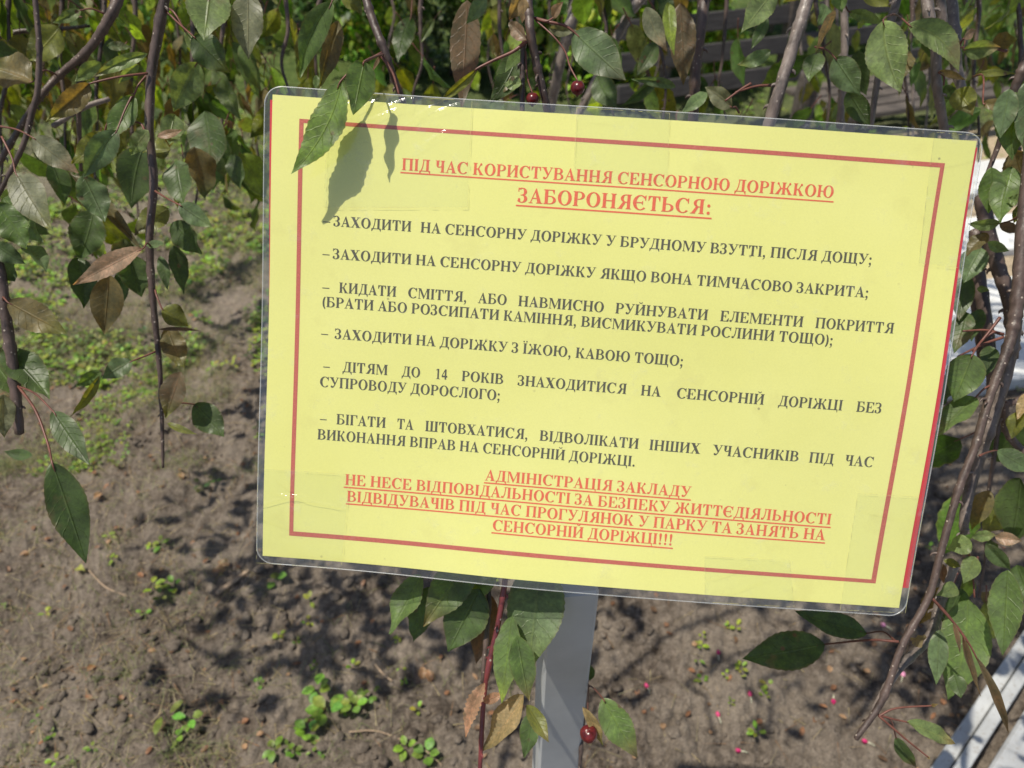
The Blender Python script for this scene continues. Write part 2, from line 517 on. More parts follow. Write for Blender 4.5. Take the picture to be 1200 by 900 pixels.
def paper_mat():
    m, n, b = mat('yellow_paper')
    p = N(n, 'ShaderNodeTexCoord').outputs['Object']
    a = noise(n, 900, 3, 0.6, p); c = noise(n, 7, 4, 0.55, p); d = noise(n, 26, 5, 0.6, p)
    base = ramp(n, c.outputs[0], [(0.35, (0.745, 0.730, 0.225)), (0.65, (0.785, 0.768, 0.265))])
    spk = ramp(n, a.outputs[0], [(0.3, (0.97,) * 3), (0.7, (1.02,) * 3)])
    col = mixc(n, 1.0, base.outputs[0], spk.outputs[0], 'MULTIPLY')
    st = ramp(n, d.outputs[0], [(0.58, (0,) * 3), (0.66, (0.15,) * 3)])
    col = mixc(n, st.outputs[0], col, (0.55, 0.50, 0.16))
    vo = N(n, 'ShaderNodeTexVoronoi'); vo.inputs['Scale'].default_value = 55; n.links.new(p, vo.inputs['Vector'])
    ds = ramp(n, vo.outputs['Distance'], [(0.035, (1,) * 3), (0.055, (0,) * 3)])
    dg = ramp(n, noise(n, 12, 2, 0.5, p).outputs[0], [(0.46, (0,) * 3), (0.56, (0.8,) * 3)])
    col = mixc(n, math_(n, 'MULTIPLY', ds.outputs[0], dg.outputs[0]), col, (0.30, 0.27, 0.12))
    n.links.new(col, b.inputs['Base Color'])
    b.inputs['Roughness'].default_value = 0.6
    b.inputs['Specular IOR Level'].default_value = 0.2
    bump(n, b, a.outputs[0], 0.12, 0.0003)
    return m
M['paper'] = paper_mat()
def ink(name, col, var=0.12):
    m, n, b = mat(name)
    p = N(n, 'ShaderNodeTexCoord').outputs['Object']
    a = noise(n, 1400, 3, 0.6, p)
    r = ramp(n, a.outputs[0], [(0.3, tuple(x * (1 - var) for x in col)), (0.7, tuple(x * (1 + var) + 0.01 for x in col))])
    n.links.new(r.outputs[0], b.inputs['Base Color']); b.inputs['Roughness'].default_value = 0.6
    b.inputs['Specular IOR Level'].default_value = 0.2
    return m
M['ink_black'] = ink('black_ink', (0.085, 0.08, 0.045), 0.3)
M['ink_red'] = ink('red_ink', (0.72, 0.13, 0.055), 0.15)
M['ink_border'] = ink('border_ink', (0.50, 0.115, 0.075), 0.2)
M['red_card'] = simple('red_card', (0.60, 0.025, 0.03), 0.5, 0.3, 60, 0.1, 0.1)
M['white_card'] = simple('white_card', (0.75, 0.73, 0.68), 0.6, 0.3)

def film_mat(name, haze=0.05, gloss=0.9, rough=0.10, scr=0.4, bdist=0.0006, bscale=30, f0=0.06, hz2=0.16, tcol=0.975):
    m, n, b = mat(name)
    n.nodes.remove(b)
    out = n.nodes['Material Output']
    p = N(n, 'ShaderNodeTexCoord').outputs['Object']
    nb = noise(n, bscale, 4, 0.6, p)
    bp = N(n, 'ShaderNodeBump'); bp.inputs['Strength'].default_value = scr; bp.inputs['Distance'].default_value = bdist
    n.links.new(nb.outputs[0], bp.inputs['Height'])
    tr = N(n, 'ShaderNodeBsdfTransparent'); tr.inputs[0].default_value = (tcol - .008, tcol, tcol, 1)
    gl = N(n, 'ShaderNodeBsdfGlossy'); gl.inputs['Roughness'].default_value = rough
    gl.inputs[0].default_value = (gloss,) * 3 + (1,)
    n.links.new(bp.outputs[0], gl.inputs['Normal'])
    df = N(n, 'ShaderNodeBsdfDiffuse'); df.inputs[0].default_value = (0.75, 0.78, 0.80, 1)
    # reflectance of a thin film, the same from either side (Schlick)
    gi = N(n, 'ShaderNodeNewGeometry')
    dp = N(n, 'ShaderNodeVectorMath', operation='DOT_PRODUCT')
    n.links.new(gi.outputs['Incoming'], dp.inputs[0]); n.links.new(bp.outputs[0], dp.inputs[1])
    ca = math_(n, 'SUBTRACT', 1.0, math_(n, 'MINIMUM', math_(n, 'ABSOLUTE', dp.outputs['Value']), 1.0))
    frv = math_(n, 'ADD', math_(n, 'MULTIPLY', math_(n, 'POWER', ca, 5.0), 0.9), f0)
    # scuffs catch the light
    sc = noise(n, 55, 6, 0.75, p)
    scr_ = ramp(n, sc.outputs[0], [(0.58, (haze,) * 3), (0.74, (haze + hz2,) * 3)])
    m1 = N(n, 'ShaderNodeMixShader'); n.links.new(scr_.outputs[0], m1.inputs[0])
    n.links.new(tr.outputs[0], m1.inputs[1]); n.links.new(df.outputs[0], m1.inputs[2])
    m2 = N(n, 'ShaderNodeMixShader'); n.links.new(frv, m2.inputs[0])
    n.links.new(m1.outputs[0], m2.inputs[1]); n.links.new(gl.outputs[0], m2.inputs[2])
    n.links.new(m2.outputs[0], out.inputs[0])
    return m
M['film'] = film_mat('laminate_film', 0.02, 0.9, 0.12, 0.5, 0.0010, 14, 0.05, 0.10)
M['film_rim'] = film_mat('laminate_rim', 0.30, 1.0, 0.25)
M['tape'] = film_mat('clear_tape', 0.002, 1.0, 0.10, 0.5, 0.0008, 60, 0.022, 0.05, 0.99)

M['grime'] = simple('edge_grime', (0.52, 0.49, 0.22), 0.8, 0.2)
def quad_grid(c, nu, nv):
    """c: TL, TR, BR, BL plane corners"""
    c = np.asarray(c, float)
    u = np.linspace(0, 1, nu + 1)[None, :, None]; v = np.linspace(0, 1, nv + 1)[:, None, None]
    P = (c[0] * (1 - u) + c[1] * u) * (1 - v) + (c[3] * (1 - u) + c[2] * u) * v
    i = np.arange(nv)[:, None] * (nu + 1) + np.arange(nu)[None, :]
    f = np.stack([i, i + nu + 1, i + nu + 2, i + 1], -1).reshape(-1, 4)
    return P.reshape(-1, 2), f

def sheet(name, corners_px, m, z, parent, nu=48, nv=34, thick=0.0001):
    c = [to_plane(*q) for q in corners_px]
    P, f = quad_grid(c, nu, nv)
    n0 = len(P)
    V = np.vstack([np.hstack([P, np.full((n0, 1), thick / 2)]), np.hstack([P, np.full((n0, 1), -thick / 2)])])
    F = np.vstack([f, f[:, ::-1] + n0])
    ed = []
    K = nu + 1
    loop = [i for i in range(K)] + [r * K + nu for r in range(1, nv + 1)] + [nv * K + i for i in range(nu - 1, -1, -1)] + [r * K for r in range(nv - 1, 0, -1)]
    for a, b_ in zip(loop, loop[1:] + loop[:1]): ed.append((a, b_, b_ + n0, a + n0))
    F = np.vstack([F, np.array(ed)])
    return sgn_link(name, V, F, m, z, parent, False)

paper = sheet('paper_sheet', [(320, 111), (1147.5, 164.5), (1056, 715), (308, 651)], M['paper'], 0.0, sign)
paper['label'] = 'yellow paper sheet with a red border'
back = sheet('backing_sheet', [(316.8, 117), (1149.0, 172), (1067.8, 692), (310.5, 640)], M['red_card'], -0.0006, sign)
back['label'] = 'red sheet showing as a strip along the right edge'

# laminating pouch: two films with rounded corners, sealed around the rim
def pouch():
    cs = [to_plane(*q) for q in ((313.5, 100.5), (1154.5, 156.5), (1064.5, 723.5), (300, 660))]
    x0 = (cs[0][0] + cs[3][0]) / 2; x1 = (cs[1][0] + cs[2][0]) / 2
    y1 = (cs[0][1] + cs[1][1]) / 2; y0 = (cs[2][1] + cs[3][1]) / 2
    r = 0.0105
    ys = np.concatenate([y0 + r * (1 - np.cos(np.linspace(0, math.pi / 2, 9))), np.linspace(y0 + r, y1 - r, 42)[1:-1], y1 - r * (1 - np.cos(np.linspace(math.pi / 2, 0, 9)))])
    nu = 64
    V = []
    for y in ys:
        t = max(y0 + r - y, y - (y1 - r), 0)
        ins = r - math.sqrt(max(r * r - t * t, 0))
        xs = np.linspace(x0 + ins, x1 - ins, nu + 1)
        for x in xs: V.append((x, y))
    V = np.array(V); n0 = len(V)
    K = nu + 1
    i = np.arange(len(ys) - 1)[:, None] * K + np.arange(nu)[None, :]
    f = np.stack([i, i + 1, i + K + 1, i + K], -1).reshape(-1, 4)
    # the two films bulge over the paper and meet at the rim
    dx = np.minimum(V[:, 0] - x0, x1 - V[:, 0]); dy = np.minimum(V[:, 1] - y0, y1 - V[:, 1])
    g = np.clip(np.minimum(dx, dy) / 0.006, 0, 1)
    zf = 0.00022 + 0.00075 * g; zb = -0.00022 - 0.0010 * g
    # small crinkles in the front film near its edges
    cr = (vnoise(V[:, 0] * 160, V[:, 1] * 45, 5) - 0.5) * 0.0006 * np.clip(1 - np.minimum(dx, dy) / 0.02, 0, 1)
    Vf = np.hstack([V, (zf + cr)[:, None]]); Vb = np.hstack([V, zb[:, None]])
    sgn_link('front_film', Vf, f, M['film'], 0, sign, True)
    sgn_link('back_film', Vb, f[:, ::-1], M['film'], 0, sign, True)
    rows = len(ys)
    loop = [k for k in range(K)] + [q * K + nu for q in range(1, rows)] + [(rows - 1) * K + k for k in range(nu - 1, -1, -1)] + [q * K for q in range(rows - 2, 0, -1)]
    L = V[loop]
    Rv = []; Rf = []
    m_ = len(L)
    cen = L.mean(0)
    for k in range(m_):
        t = L[(k + 1) % m_] - L[k - 1]; nn = np.array([t[1], -t[0]]); nn /= np.linalg.norm(nn) + 1e-12
        for (o, z) in ((0.0, 0.00040), (0.00055, 0.0002), (0.00055, -0.0002), (0.0, -0.00040)):
            q = L[k] + nn * o
            Rv.append((q[0], q[1], z))
    for k in range(m_):
        a = k * 4; b_ = ((k + 1) % m_) * 4
        for j in range(3): Rf.append((a + j, b_ + j, b_ + j + 1, a + j + 1))
    sgn_link('sealed_rim', np.array(Rv), np.array(Rf), M['film_rim'], 0, sign, True)
pouch()

# ---- lettering: a bold serif face, drawn glyph by glyph in cap-height units
T_, t_, S_, E_ = 0.215, 0.06, 0.05, 0.075
def R_(x0, y0, x1, y1): return [(x0, y0), (x1, y0), (x1, y1), (x0, y1)]
def stem(x, T=T_, y0=0, y1=1, top=True, bot=True, e=E_):
    o = [R_(x, y0, x + T, y1)]
    if bot: o.append([(x - e, y0), (x + T + e, y0), (x + T + e, y0 + 0.03), (x + T, y0 + 0.075), (x, y0 + 0.075), (x - e, y0 + 0.03)])
    if top: o.append([(x - e, y1), (x - e, y1 - 0.03), (x, y1 - 0.075), (x + T, y1 - 0.075), (x + T + e, y1 - 0.03), (x + T + e, y1)])
    return o
def ring(cx, cy, rx, ry, ix, iy, a0, a1, n=14, icx=None):
    """crescent between two ellipses, as quads"""
    icx = cx if icx is None else icx
    o = []
    for k in range(n):
        a = math.radians(a0 + (a1 - a0) * k / n); b = math.radians(a0 + (a1 - a0) * (k + 1) / n)
        o.append([(cx + rx * math.cos(a), cy + ry * math.sin(a)), (cx + rx * math.cos(b), cy + ry * math.sin(b)),
                  (icx + ix * math.cos(b), cy + iy * math.sin(b)), (icx + ix * math.cos(a), cy + iy * math.sin(a))])
    return o
def diag(x0, y0, x1, y1, w): return [(x0, y0), (x0 + w, y0), (x1 + w, y1), (x1, y1)]
def bowlR(x, y0, y1, wd, T=0.20):
    """bowl hanging on the right of a stem"""
    cy = (y0 + y1) / 2; ry = (y1 - y0) / 2
    k = wd * 0.45
    o = [R_(x, y1 - t_, x + k, y1), R_(x, y0, x + k, y0 + t_)]
    o += ring(x + k, cy, wd - k, ry, wd - k - T, ry - t_, -90, 90, 10)
    return o
def flip(ps, w): return [[(w - x, y) for x, y in reversed(p)] for p in ps]
def ser(x, y, h): return [(x, y), (x + 0.06, y), (x + 0.06, y + h), (x, y + h)]

def glyph(c):
    m = 0.045
    a = m + E_
    if c == 'І': return stem(a), 2 * a + T_
    if c == 'Ї':
        o = stem(a) + ring(a - 0.03, 1.17, 0.075, 0.075, 0, 0, 0, 360, 10) + ring(a + T_ + 0.03, 1.17, 0.075, 0.075, 0, 0, 0, 360, 10)
        return o, 2 * a + T_
    if c in 'НПИЙЦ':
        x2 = a + 0.60
        o = stem(a) + stem(x2)
        if c == 'Н': o.append(R_(a, 0.47, x2, 0.54))
        if c == 'П': o.append(R_(a, 0.93, x2, 1.0))
        if c in 'ИЙ': o.append([(a + T_ * 0.8, 0.12), (a + T_, 0.26), (x2 + 0.03, 0.9), (x2 + 0.03, 0.74)])
        if c == 'Й': o += ring((a + x2 + T_) / 2, 1.24, 0.17, 0.15, 0.10, 0.08, 180, 360, 8)
        if c == 'Ц':
            o.append(R_(a, 0.0, x2, 0.07)); o.append([(x2 + T_, 0.07), (x2 + T_ + 0.12, 0.07), (x2 + T_ + 0.12, -0.22), (x2 + T_ + 0.07, -0.22), (x2 + T_ + 0.02, 0)])
            return o, x2 + T_ + a + 0.03
        return o, x2 + T_ + a
    if c in 'ШЩ':
        o = stem(a) + stem(a + 0.47) + stem(a + 0.94) + [R_(a, 0, a + 0.94, 0.07)]
        if c == 'Щ': o.append([(a + 0.94 + T_, 0.07), (a + 1.06 + T_, 0.07), (a + 1.06 + T_, -0.22), (a + 1.01 + T_, -0.22), (a + 0.96 + T_, 0)])
        return o, a + 0.94 + T_ + a + (0.05 if c == 'Щ' else 0)
    if c == 'Г': return stem(a) + [R_(a, 0.94, a + 0.66, 1.0), [(a + 0.66, 1.0), (a + 0.66, 0.66), (a + 0.62, 0.66), (a + 0.50, 0.94)]], a + 0.70
    if c == 'Е':
        return stem(a) + [R_(a, 0.94, a + 0.68, 1), R_(a, 0, a + 0.70, 0.06), R_(a + T_, 0.48, a + 0.46, 0.54), ser(a + 0.40, 0.36, 0.30),
                          [(a + 0.68, 1), (a + 0.68, 0.70), (a + 0.64, 0.70), (a + 0.50, 0.94)], [(a + 0.72, 0.0), (a + 0.74, 0.32), (a + 0.69, 0.32), (a + 0.52, 0.06)]], a + 0.80
    if c == 'Т':
        o = stem(0.35, top=False) + [R_(0.06, 0.93, 0.86, 1.0), [(0.06, 1), (0.06, 0.66), (0.10, 0.66), (0.22, 0.93)], [(0.86, 1), (0.86, 0.66), (0.82, 0.66), (0.70, 0.93)]]
        return o, 0.92
    if c in 'РВБЬ':
        o = stem(a, top=(c != 'Б'))
        if c == 'Р': o += bowlR(a, 0.44, 1.0, 0.70); return o, a + 0.76
        if c == 'В': o += bowlR(a, 0.49, 1.0, 0.68) + bowlR(a, 0.0, 0.55, 0.76); return o, a + 0.82
        if c == 'Ь': o += bowlR(a, 0.0, 0.56, 0.74); return o, a + 0.80
        o += bowlR(a, 0.0, 0.58, 0.76) + [R_(a - E_, 0.94, a + 0.62, 1.0), [(a + 0.64, 1), (a + 0.64, 0.70), (a + 0.60, 0.70), (a + 0.48, 0.94)]]
        return o, a + 0.82
    if c == 'О': return ring(0.52, 0.5, 0.47, 0.52, 0.24, 0.46, 0, 360, 26), 1.04
    if c in 'СЄ':
        o = ring(0.54, 0.5, 0.49, 0.52, 0.27, 0.455, 42, 318, 20, 0.56)
        o += [[(0.92, 1.01), (0.88, 1.01), (0.80, 0.90), (0.86, 0.66), (0.92, 0.66)]]
        if c == 'Є': o += [R_(0.20, 0.47, 0.70, 0.54), ser(0.66, 0.38, 0.25)]
        return o, 1.0
    if c == 'Ю': return stem(a) + [R_(a, 0.47, 0.62, 0.54)] + ring(0.98, 0.5, 0.44, 0.52, 0.22, 0.46, 0, 360, 24), 1.47
    if c == 'З':
        o = ring(0.30, 0.75, 0.33, 0.27, 0.12, 0.21, -90, 140, 12) + ring(0.30, 0.27, 0.37, 0.29, 0.15, 0.23, -150, 90, 14)
        o += [R_(0.20, 0.485, 0.32, 0.54)] + ring(0.12, 0.20, 0.09, 0.10, 0, 0, 0, 360, 10) + [ser(0.04, 0.74, 0.27)]
        return o, 0.75
    if c == 'Я':
        o = stem(a) + bowlR(a, 0.44, 1.0, 0.66) + [[(a + 0.30, 0.47), (a + 0.50, 0.47), (a + 0.80, 0.0), (a + 0.55, 0.0)], R_(a + 0.5, 0, a + 0.86, 0.045)]
        wd = a + 0.90
        return flip(o, wd), wd
    if c == 'А':
        return [diag(0.10, 0.0, 0.48, 1.02, 0.07), diag(0.60, 0, 0.36, 1.02, 0.25)[::1] if False else [(0.62, 0), (0.89, 0), (0.52, 1.02), (0.42, 0.90)],
                R_(0.22, 0.30, 0.70, 0.37), R_(0.02, 0, 0.30, 0.045), R_(0.53, 0, 0.97, 0.05)], 0.98
    if c == 'Л':
        o = stem(0.62, top=False) + [R_(0.28, 0.94, 0.92, 1.0), [(0.36, 0.97), (0.44, 0.97), (0.38, 0.35), (0.24, 0.02), (0.12, 0.0), (0.10, 0.08), (0.20, 0.14), (0.30, 0.40)]]
        o += ring(0.12, 0.09, 0.10, 0.10, 0, 0, 0, 360, 10)
        return o, 0.97
    if c == 'Д':
        return [R_(0.62, 0.0, 0.62 + T_, 1.0), R_(0.30, 0.94, 0.93, 1.0), [(0.36, 0.97), (0.44, 0.97), (0.36, 0.40), (0.24, 0.03), (0.15, 0.03), (0.28, 0.40)],
                R_(0.04, 0.0, 0.97, 0.065), [(0.04, 0.06), (0.04, -0.22), (0.08, -0.22), (0.20, 0.0)], [(0.97, 0.06), (0.97, -0.22), (0.93, -0.22), (0.81, 0.0)]], 1.0
    if c == 'М':
        o = [R_(0.13, 0, 0.20, 1), [(0.04, 1), (0.33, 1), (0.66, 0.28), (0.58, 0.02), (0.16, 0.92), (0.04, 0.96)], [(0.58, 0.02), (0.62, 0.16), (0.95, 1), (0.98, 0.9)][::1],
             [(0.57, 0.0), (0.62, 0.0), (1.0, 0.97), (0.93, 0.97)]] + stem(0.94) + [R_(0.04, 0, 0.30, 0.045)]
        return o, 1.27
    if c in 'КЖ':
        def arms(x):
            return [[(x, 0.44), (x, 0.54), (x + 0.12, 0.55), (x + 0.34, 0.93), (x + 0.40, 0.93), (x + 0.20, 0.50)],
                    [(x + 0.06, 0.53), (x + 0.20, 0.58), (x + 0.56, 0.03), (x + 0.30, 0.03)], R_(x + 0.26, 0, x + 0.62, 0.05)] + ring(x + 0.38, 0.90, 0.09, 0.10, 0, 0, 0, 360, 10)
        if c == 'К': return stem(a) + arms(a + T_), a + T_ + 0.64
        o = stem(0.64) + arms(0.64 + T_)
        o += flip(arms(0.64 + T_), 1.28 + T_)
        return o, 1.28 + T_ + 0.0
    if c == 'У':
        return [[(0.08, 1), (0.36, 1), (0.62, 0.42), (0.52, 0.28)], [(0.82, 0.97), (0.88, 0.97), (0.56, 0.20), (0.40, 0.0), (0.24, -0.01), (0.22, 0.06), (0.36, 0.10), (0.48, 0.24)],
                R_(0.0, 0.955, 0.44, 1), R_(0.70, 0.955, 0.98, 1)] + ring(0.25, 0.10, 0.10, 0.10, 0, 0, 0, 360, 10), 0.99
    if c == 'Х':
        return [[(0.06, 1), (0.36, 1), (0.92, 0), (0.62, 0)], [(0.12, 0), (0.20, 0), (0.82, 1), (0.74, 1)], R_(0.01, 0.955, 0.45, 1), R_(0.62, 0.955, 0.95, 1),
                R_(0.02, 0, 0.30, 0.045), R_(0.53, 0, 0.99, 0.045)], 1.0
    if c == 'Ч':
        o = stem(0.56) + stem(0.13, T_, 0.60, 1.0, True, False) + ring(0.34, 0.62, 0.21, 0.22, 0.04, 0.14, 180, 290, 8) + [[(0.38, 0.40), (0.58, 0.46), (0.58, 0.55), (0.38, 0.48)]]
        return o, 0.90
    if c == '1': return [R_(0.27, 0, 0.27 + 0.19, 1.0), R_(0.16, 0, 0.58, 0.05), [(0.27, 1.0), (0.27, 0.88), (0.12, 0.84), (0.12, 0.88)]], 0.74
    if c == '4': return [R_(0.40, 0, 0.59, 1.0), R_(0.05, 0.22, 0.70, 0.38), [(0.05, 0.38), (0.13, 0.38), (0.42, 0.84), (0.42, 1.0)]], 0.76
    if c == ',': return ring(0.18, 0.08, 0.11, 0.11, 0, 0, 0, 360, 10) + [[(0.20, 0.05), (0.29, 0.08), (0.24, -0.14), (0.08, -0.26), (0.08, -0.21), (0.18, -0.10)]], 0.38
    if c == '.': return ring(0.18, 0.09, 0.11, 0.11, 0, 0, 0, 360, 10), 0.38
    if c == ':': return ring(0.24, 0.09, 0.11, 0.11, 0, 0, 0, 360, 10) + ring(0.24, 0.58, 0.11, 0.11, 0, 0, 0, 360, 10), 0.48
    if c == ';': return glyph(',')[0] + ring(0.18, 0.58, 0.11, 0.11, 0, 0, 0, 360, 10), 0.46
    if c == '!': return ring(0.24, 0.09, 0.11, 0.11, 0, 0, 0, 360, 10) + [[(0.20, 0.28), (0.28, 0.28), (0.36, 0.90), (0.30, 1.03), (0.18, 1.03), (0.12, 0.90)]], 0.48
    if c == '(': return ring(0.46, 0.40, 0.38, 0.66, 0.20, 0.60, 115, 245, 12), 0.42
    if c == ')': return flip(ring(0.46, 0.40, 0.38, 0.66, 0.20, 0.60, 115, 245, 12), 0.42), 0.42
    if c == '–': return [R_(0.02, 0.30, 0.70, 0.385)], 0.74
    return [], 0.36

def text(words, p0, p1, capx, m, under=None, name='lettering'):
    """words: list of (string, x0, x1) along the baseline p0 -> p1 (photo pixels); capx: cap height in pixels"""
    a = np.array(to_plane(*p0)); b = np.array(to_plane(*p1))
    up0 = np.array(to_plane(p0[0], p0[1] - capx[0])); up1 = np.array(to_plane(p1[0], p1[1] - capx[1]))
    h = (np.linalg.norm(up0 - a) + np.linalg.norm(up1 - b)) / 2
    dx = (b - a) / np.linalg.norm(b - a); dy = np.array([-dx[1], dx[0]])
    sl = (p1[1] - p0[1]) / (p1[0] - p0[0])
    V = []; F = []
    lay = 0
    for s, x0, x1 in words:
        q0 = np.array(to_plane(x0, p0[1] + sl * (x0 - p0[0]))); q1 = np.array(to_plane(x1, p0[1] + sl * (x1 - p0[0])))
        L = (q1 - q0).dot(dx); s0 = (q0 - a).dot(dx)
        tot = sum(glyph(c)[1] for c in s)
        k = L / (tot * h)
        X = 0.0
        for c in s:
            ps, wd = glyph(c)
            for j, poly in enumerate(ps):
                z = 0.00016 + 0.000006 * (j % 12)
                n0 = len(V)
                area = sum(poly[i - 1][0] * poly[i][1] - poly[i][0] * poly[i - 1][1] for i in range(len(poly)))
                if area < 0: poly = poly[::-1]
                # drop doubled points
                pp = []
                for q in poly:
                    if not pp or abs(q[0] - pp[-1][0]) + abs(q[1] - pp[-1][1]) > 1e-6: pp.append(q)
                if abs(pp[0][0] - pp[-1][0]) + abs(pp[0][1] - pp[-1][1]) < 1e-6: pp.pop()
                if len(pp) < 3: continue
                for (gx, gy) in pp:
                    q = a + dx * (s0 + (X + gx) * h * k) + dy * gy * h
                    V.append((q[0], q[1], z))
                F.append(tuple(range(n0, n0 + len(pp))))
            X += wd
    if under:
        (ux0, uy0), (ux1, uy1), tk = under
        n0 = len(V); seg = 30
        for k in range(seg + 1):
            t = k / seg; x = ux0 + (ux1 - ux0) * t; y = uy0 + (uy1 - uy0) * t
            for d_ in (tk / 2, -tk / 2):
                q = to_plane(x, y + d_); V.append((q[0], q[1], 0.00014))
        for k in range(seg): i = n0 + 2 * k; F.append((i, i + 2, i + 3, i + 1))
    V = np.array(V, float)
    return sgn_link(name, V, F, m, 0.0, paper)

K_, RD = M['ink_black'], M['ink_red']
def one(s, p0, p1, capx, m, under=None): return text([(s, p0[0], p1[0])], p0, p1, capx, m, under)
one('ПІД ЧАС КОРИСТУВАННЯ СЕНСОРНОЮ ДОРІЖКОЮ', (470, 199), (977, 232), (14.5, 13.5), RD, ((469, 202), (977, 236.6), 1.7))
one('ЗАБОРОНЯЄТЬСЯ:', (606, 237), (833, 251.8), (17.5, 16.8), RD, ((604.5, 240.8), (833, 256.3), 1.9))
def dashline(d, rest):
    return [('–', d[0], d[1])] + rest
text(dashline((378, 387), [('ЗАХОДИТИ', 390, 482), ('НА СЕНСОРНУ ДОРІЖКУ У БРУДНОМУ ВЗУТТІ, ПІСЛЯ ДОЩУ;', 492, 1023)]), (390, 264.8), (1023, 310.3), (12.2, 12.2), K_)
text(dashline((377, 386), [('ЗАХОДИТИ НА СЕНСОРНУ ДОРІЖКУ ЯКЩО ВОНА ТИМЧАСОВО ЗАКРИТА;', 389, 1018.5)]), (389, 303.2), (1018.5, 349), (12.2, 12.2), K_)
text(dashline((376.5, 385.5), [('КИДАТИ', 396, 464), ('СМІТТЯ,', 477, 547), ('АБО', 559.5, 594), ('НАВМИСНО', 606.6, 707.5), ('РУЙНУВАТИ', 720, 828.5), ('ЕЛЕМЕНТИ', 842, 940), ('ПОКРИТТЯ', 953.5, 1047)]),
     (396, 343), (1047, 390.8), (12.2, 12.2), K_)
one('(БРАТИ АБО РОЗСИПАТИ КАМІННЯ, ВИСМИКУВАТИ РОСЛИНИ ТОЩО);', (376, 359.5), (976, 404.5), (12.2, 12.2), K_)
text(dashline((375, 384), [('ЗАХОДИТИ НА ДОРІЖКУ З ЇЖОЮ, КАВОЮ ТОЩО;', 391, 801)]), (391, 397.2), (801, 428.8), (12.2, 12), K_)
text(dashline((377.5, 386), [('ДІТЯМ', 400, 453.6), ('ДО', 469.5, 492), ('14', 509, 524), ('РОКІВ', 540, 590), ('ЗНАХОДИТИСЯ', 606, 734), ('НА', 750, 774), ('СЕНСОРНІЙ', 791.7, 894.5), ('ДОРІЖЦІ', 910.5, 986.3), ('БЕЗ', 1002, 1032.5)]),
     (400, 436.2), (1032.5, 484.3), (12.2, 12), K_)
one('СУПРОВОДУ ДОРОСЛОГО;', (373.5, 453.6), (587, 470), (12.2, 12.2), K_)
text(dashline((374, 382.5), [('БІГАТИ', 393, 451.5), ('ТА', 464, 484), ('ШТОВХАТИСЯ,', 497, 618.7), ('ВІДВОЛІКАТИ', 631.5, 748.3), ('ІНШИХ', 760, 820.3), ('УЧАСНИКІВ', 834, 935.7), ('ПІД', 947, 976.7), ('ЧАС', 989, 1023.5)]),
     (393, 497.5), (1023.5, 547.8), (12.2, 12), K_)
one('ВИКОНАННЯ ВПРАВ НА СЕНСОРНІЙ ДОРІЖЦІ.', (371, 515), (744.5, 546.7), (12.2, 12), K_)
one('АДМІНІСТРАЦІЯ ЗАКЛАДУ', (567.6, 563.4), (809.3, 582.5), (13, 12.3), RD, ((567, 566.2), (809.3, 585.7), 1.6))
one('НЕ НЕСЕ ВІДПОВІДАЛЬНОСТІ ЗА БЕЗПЕКУ ЖИТТЄДІЯЛЬНОСТІ', (403.5, 568.4), (974.4, 615.6), (13, 12.3), RD, ((402.5, 571.2), (974.4, 619), 1.6))
one('ВІДВІДУВАЧІВ ПІД ЧАС ПРОГУЛЯНОК У ПАРКУ ТА ЗАНЯТЬ НА', (405.6, 587.8), (967.7, 634), (13, 12.3), RD, ((405, 590.6), (967.7, 637.3), 1.6))
one('СЕНСОРНІЙ ДОРІЖЦІ!!!', (576.6, 620.9), (788, 638.2), (12.8, 12.3), RD, ((576, 623.7), (788, 641.6), 1.6))

def border():
    out = [(351, 139.2), (1110, 190.7), (1028, 685.7), (339, 627.4)]
    inn = [(356, 144.2), (1104.2, 195.7), (1023, 680.9), (343.8, 622.5)]
    V = []; F = []
    for k in range(4):
        a0, a1 = out[k], out[(k + 1) % 4]; b0, b1 = inn[k], inn[(k + 1) % 4]
        n0 = len(V); seg = 40
        for i in range(seg + 1):
            t = i / seg
            for p, q in ((a0, a1), (b0, b1)):
                x, y = to_plane(p[0] + (q[0] - p[0]) * t, p[1] + (q[1] - p[1]) * t)
                V.append((x, y, 0.00015))
        for i in range(seg): j = n0 + 2 * i; F.append((j, j + 1, j + 3, j + 2))
    sgn_link('border_line', np.array(V), F, M['ink_border'], 0.0, paper)
border()

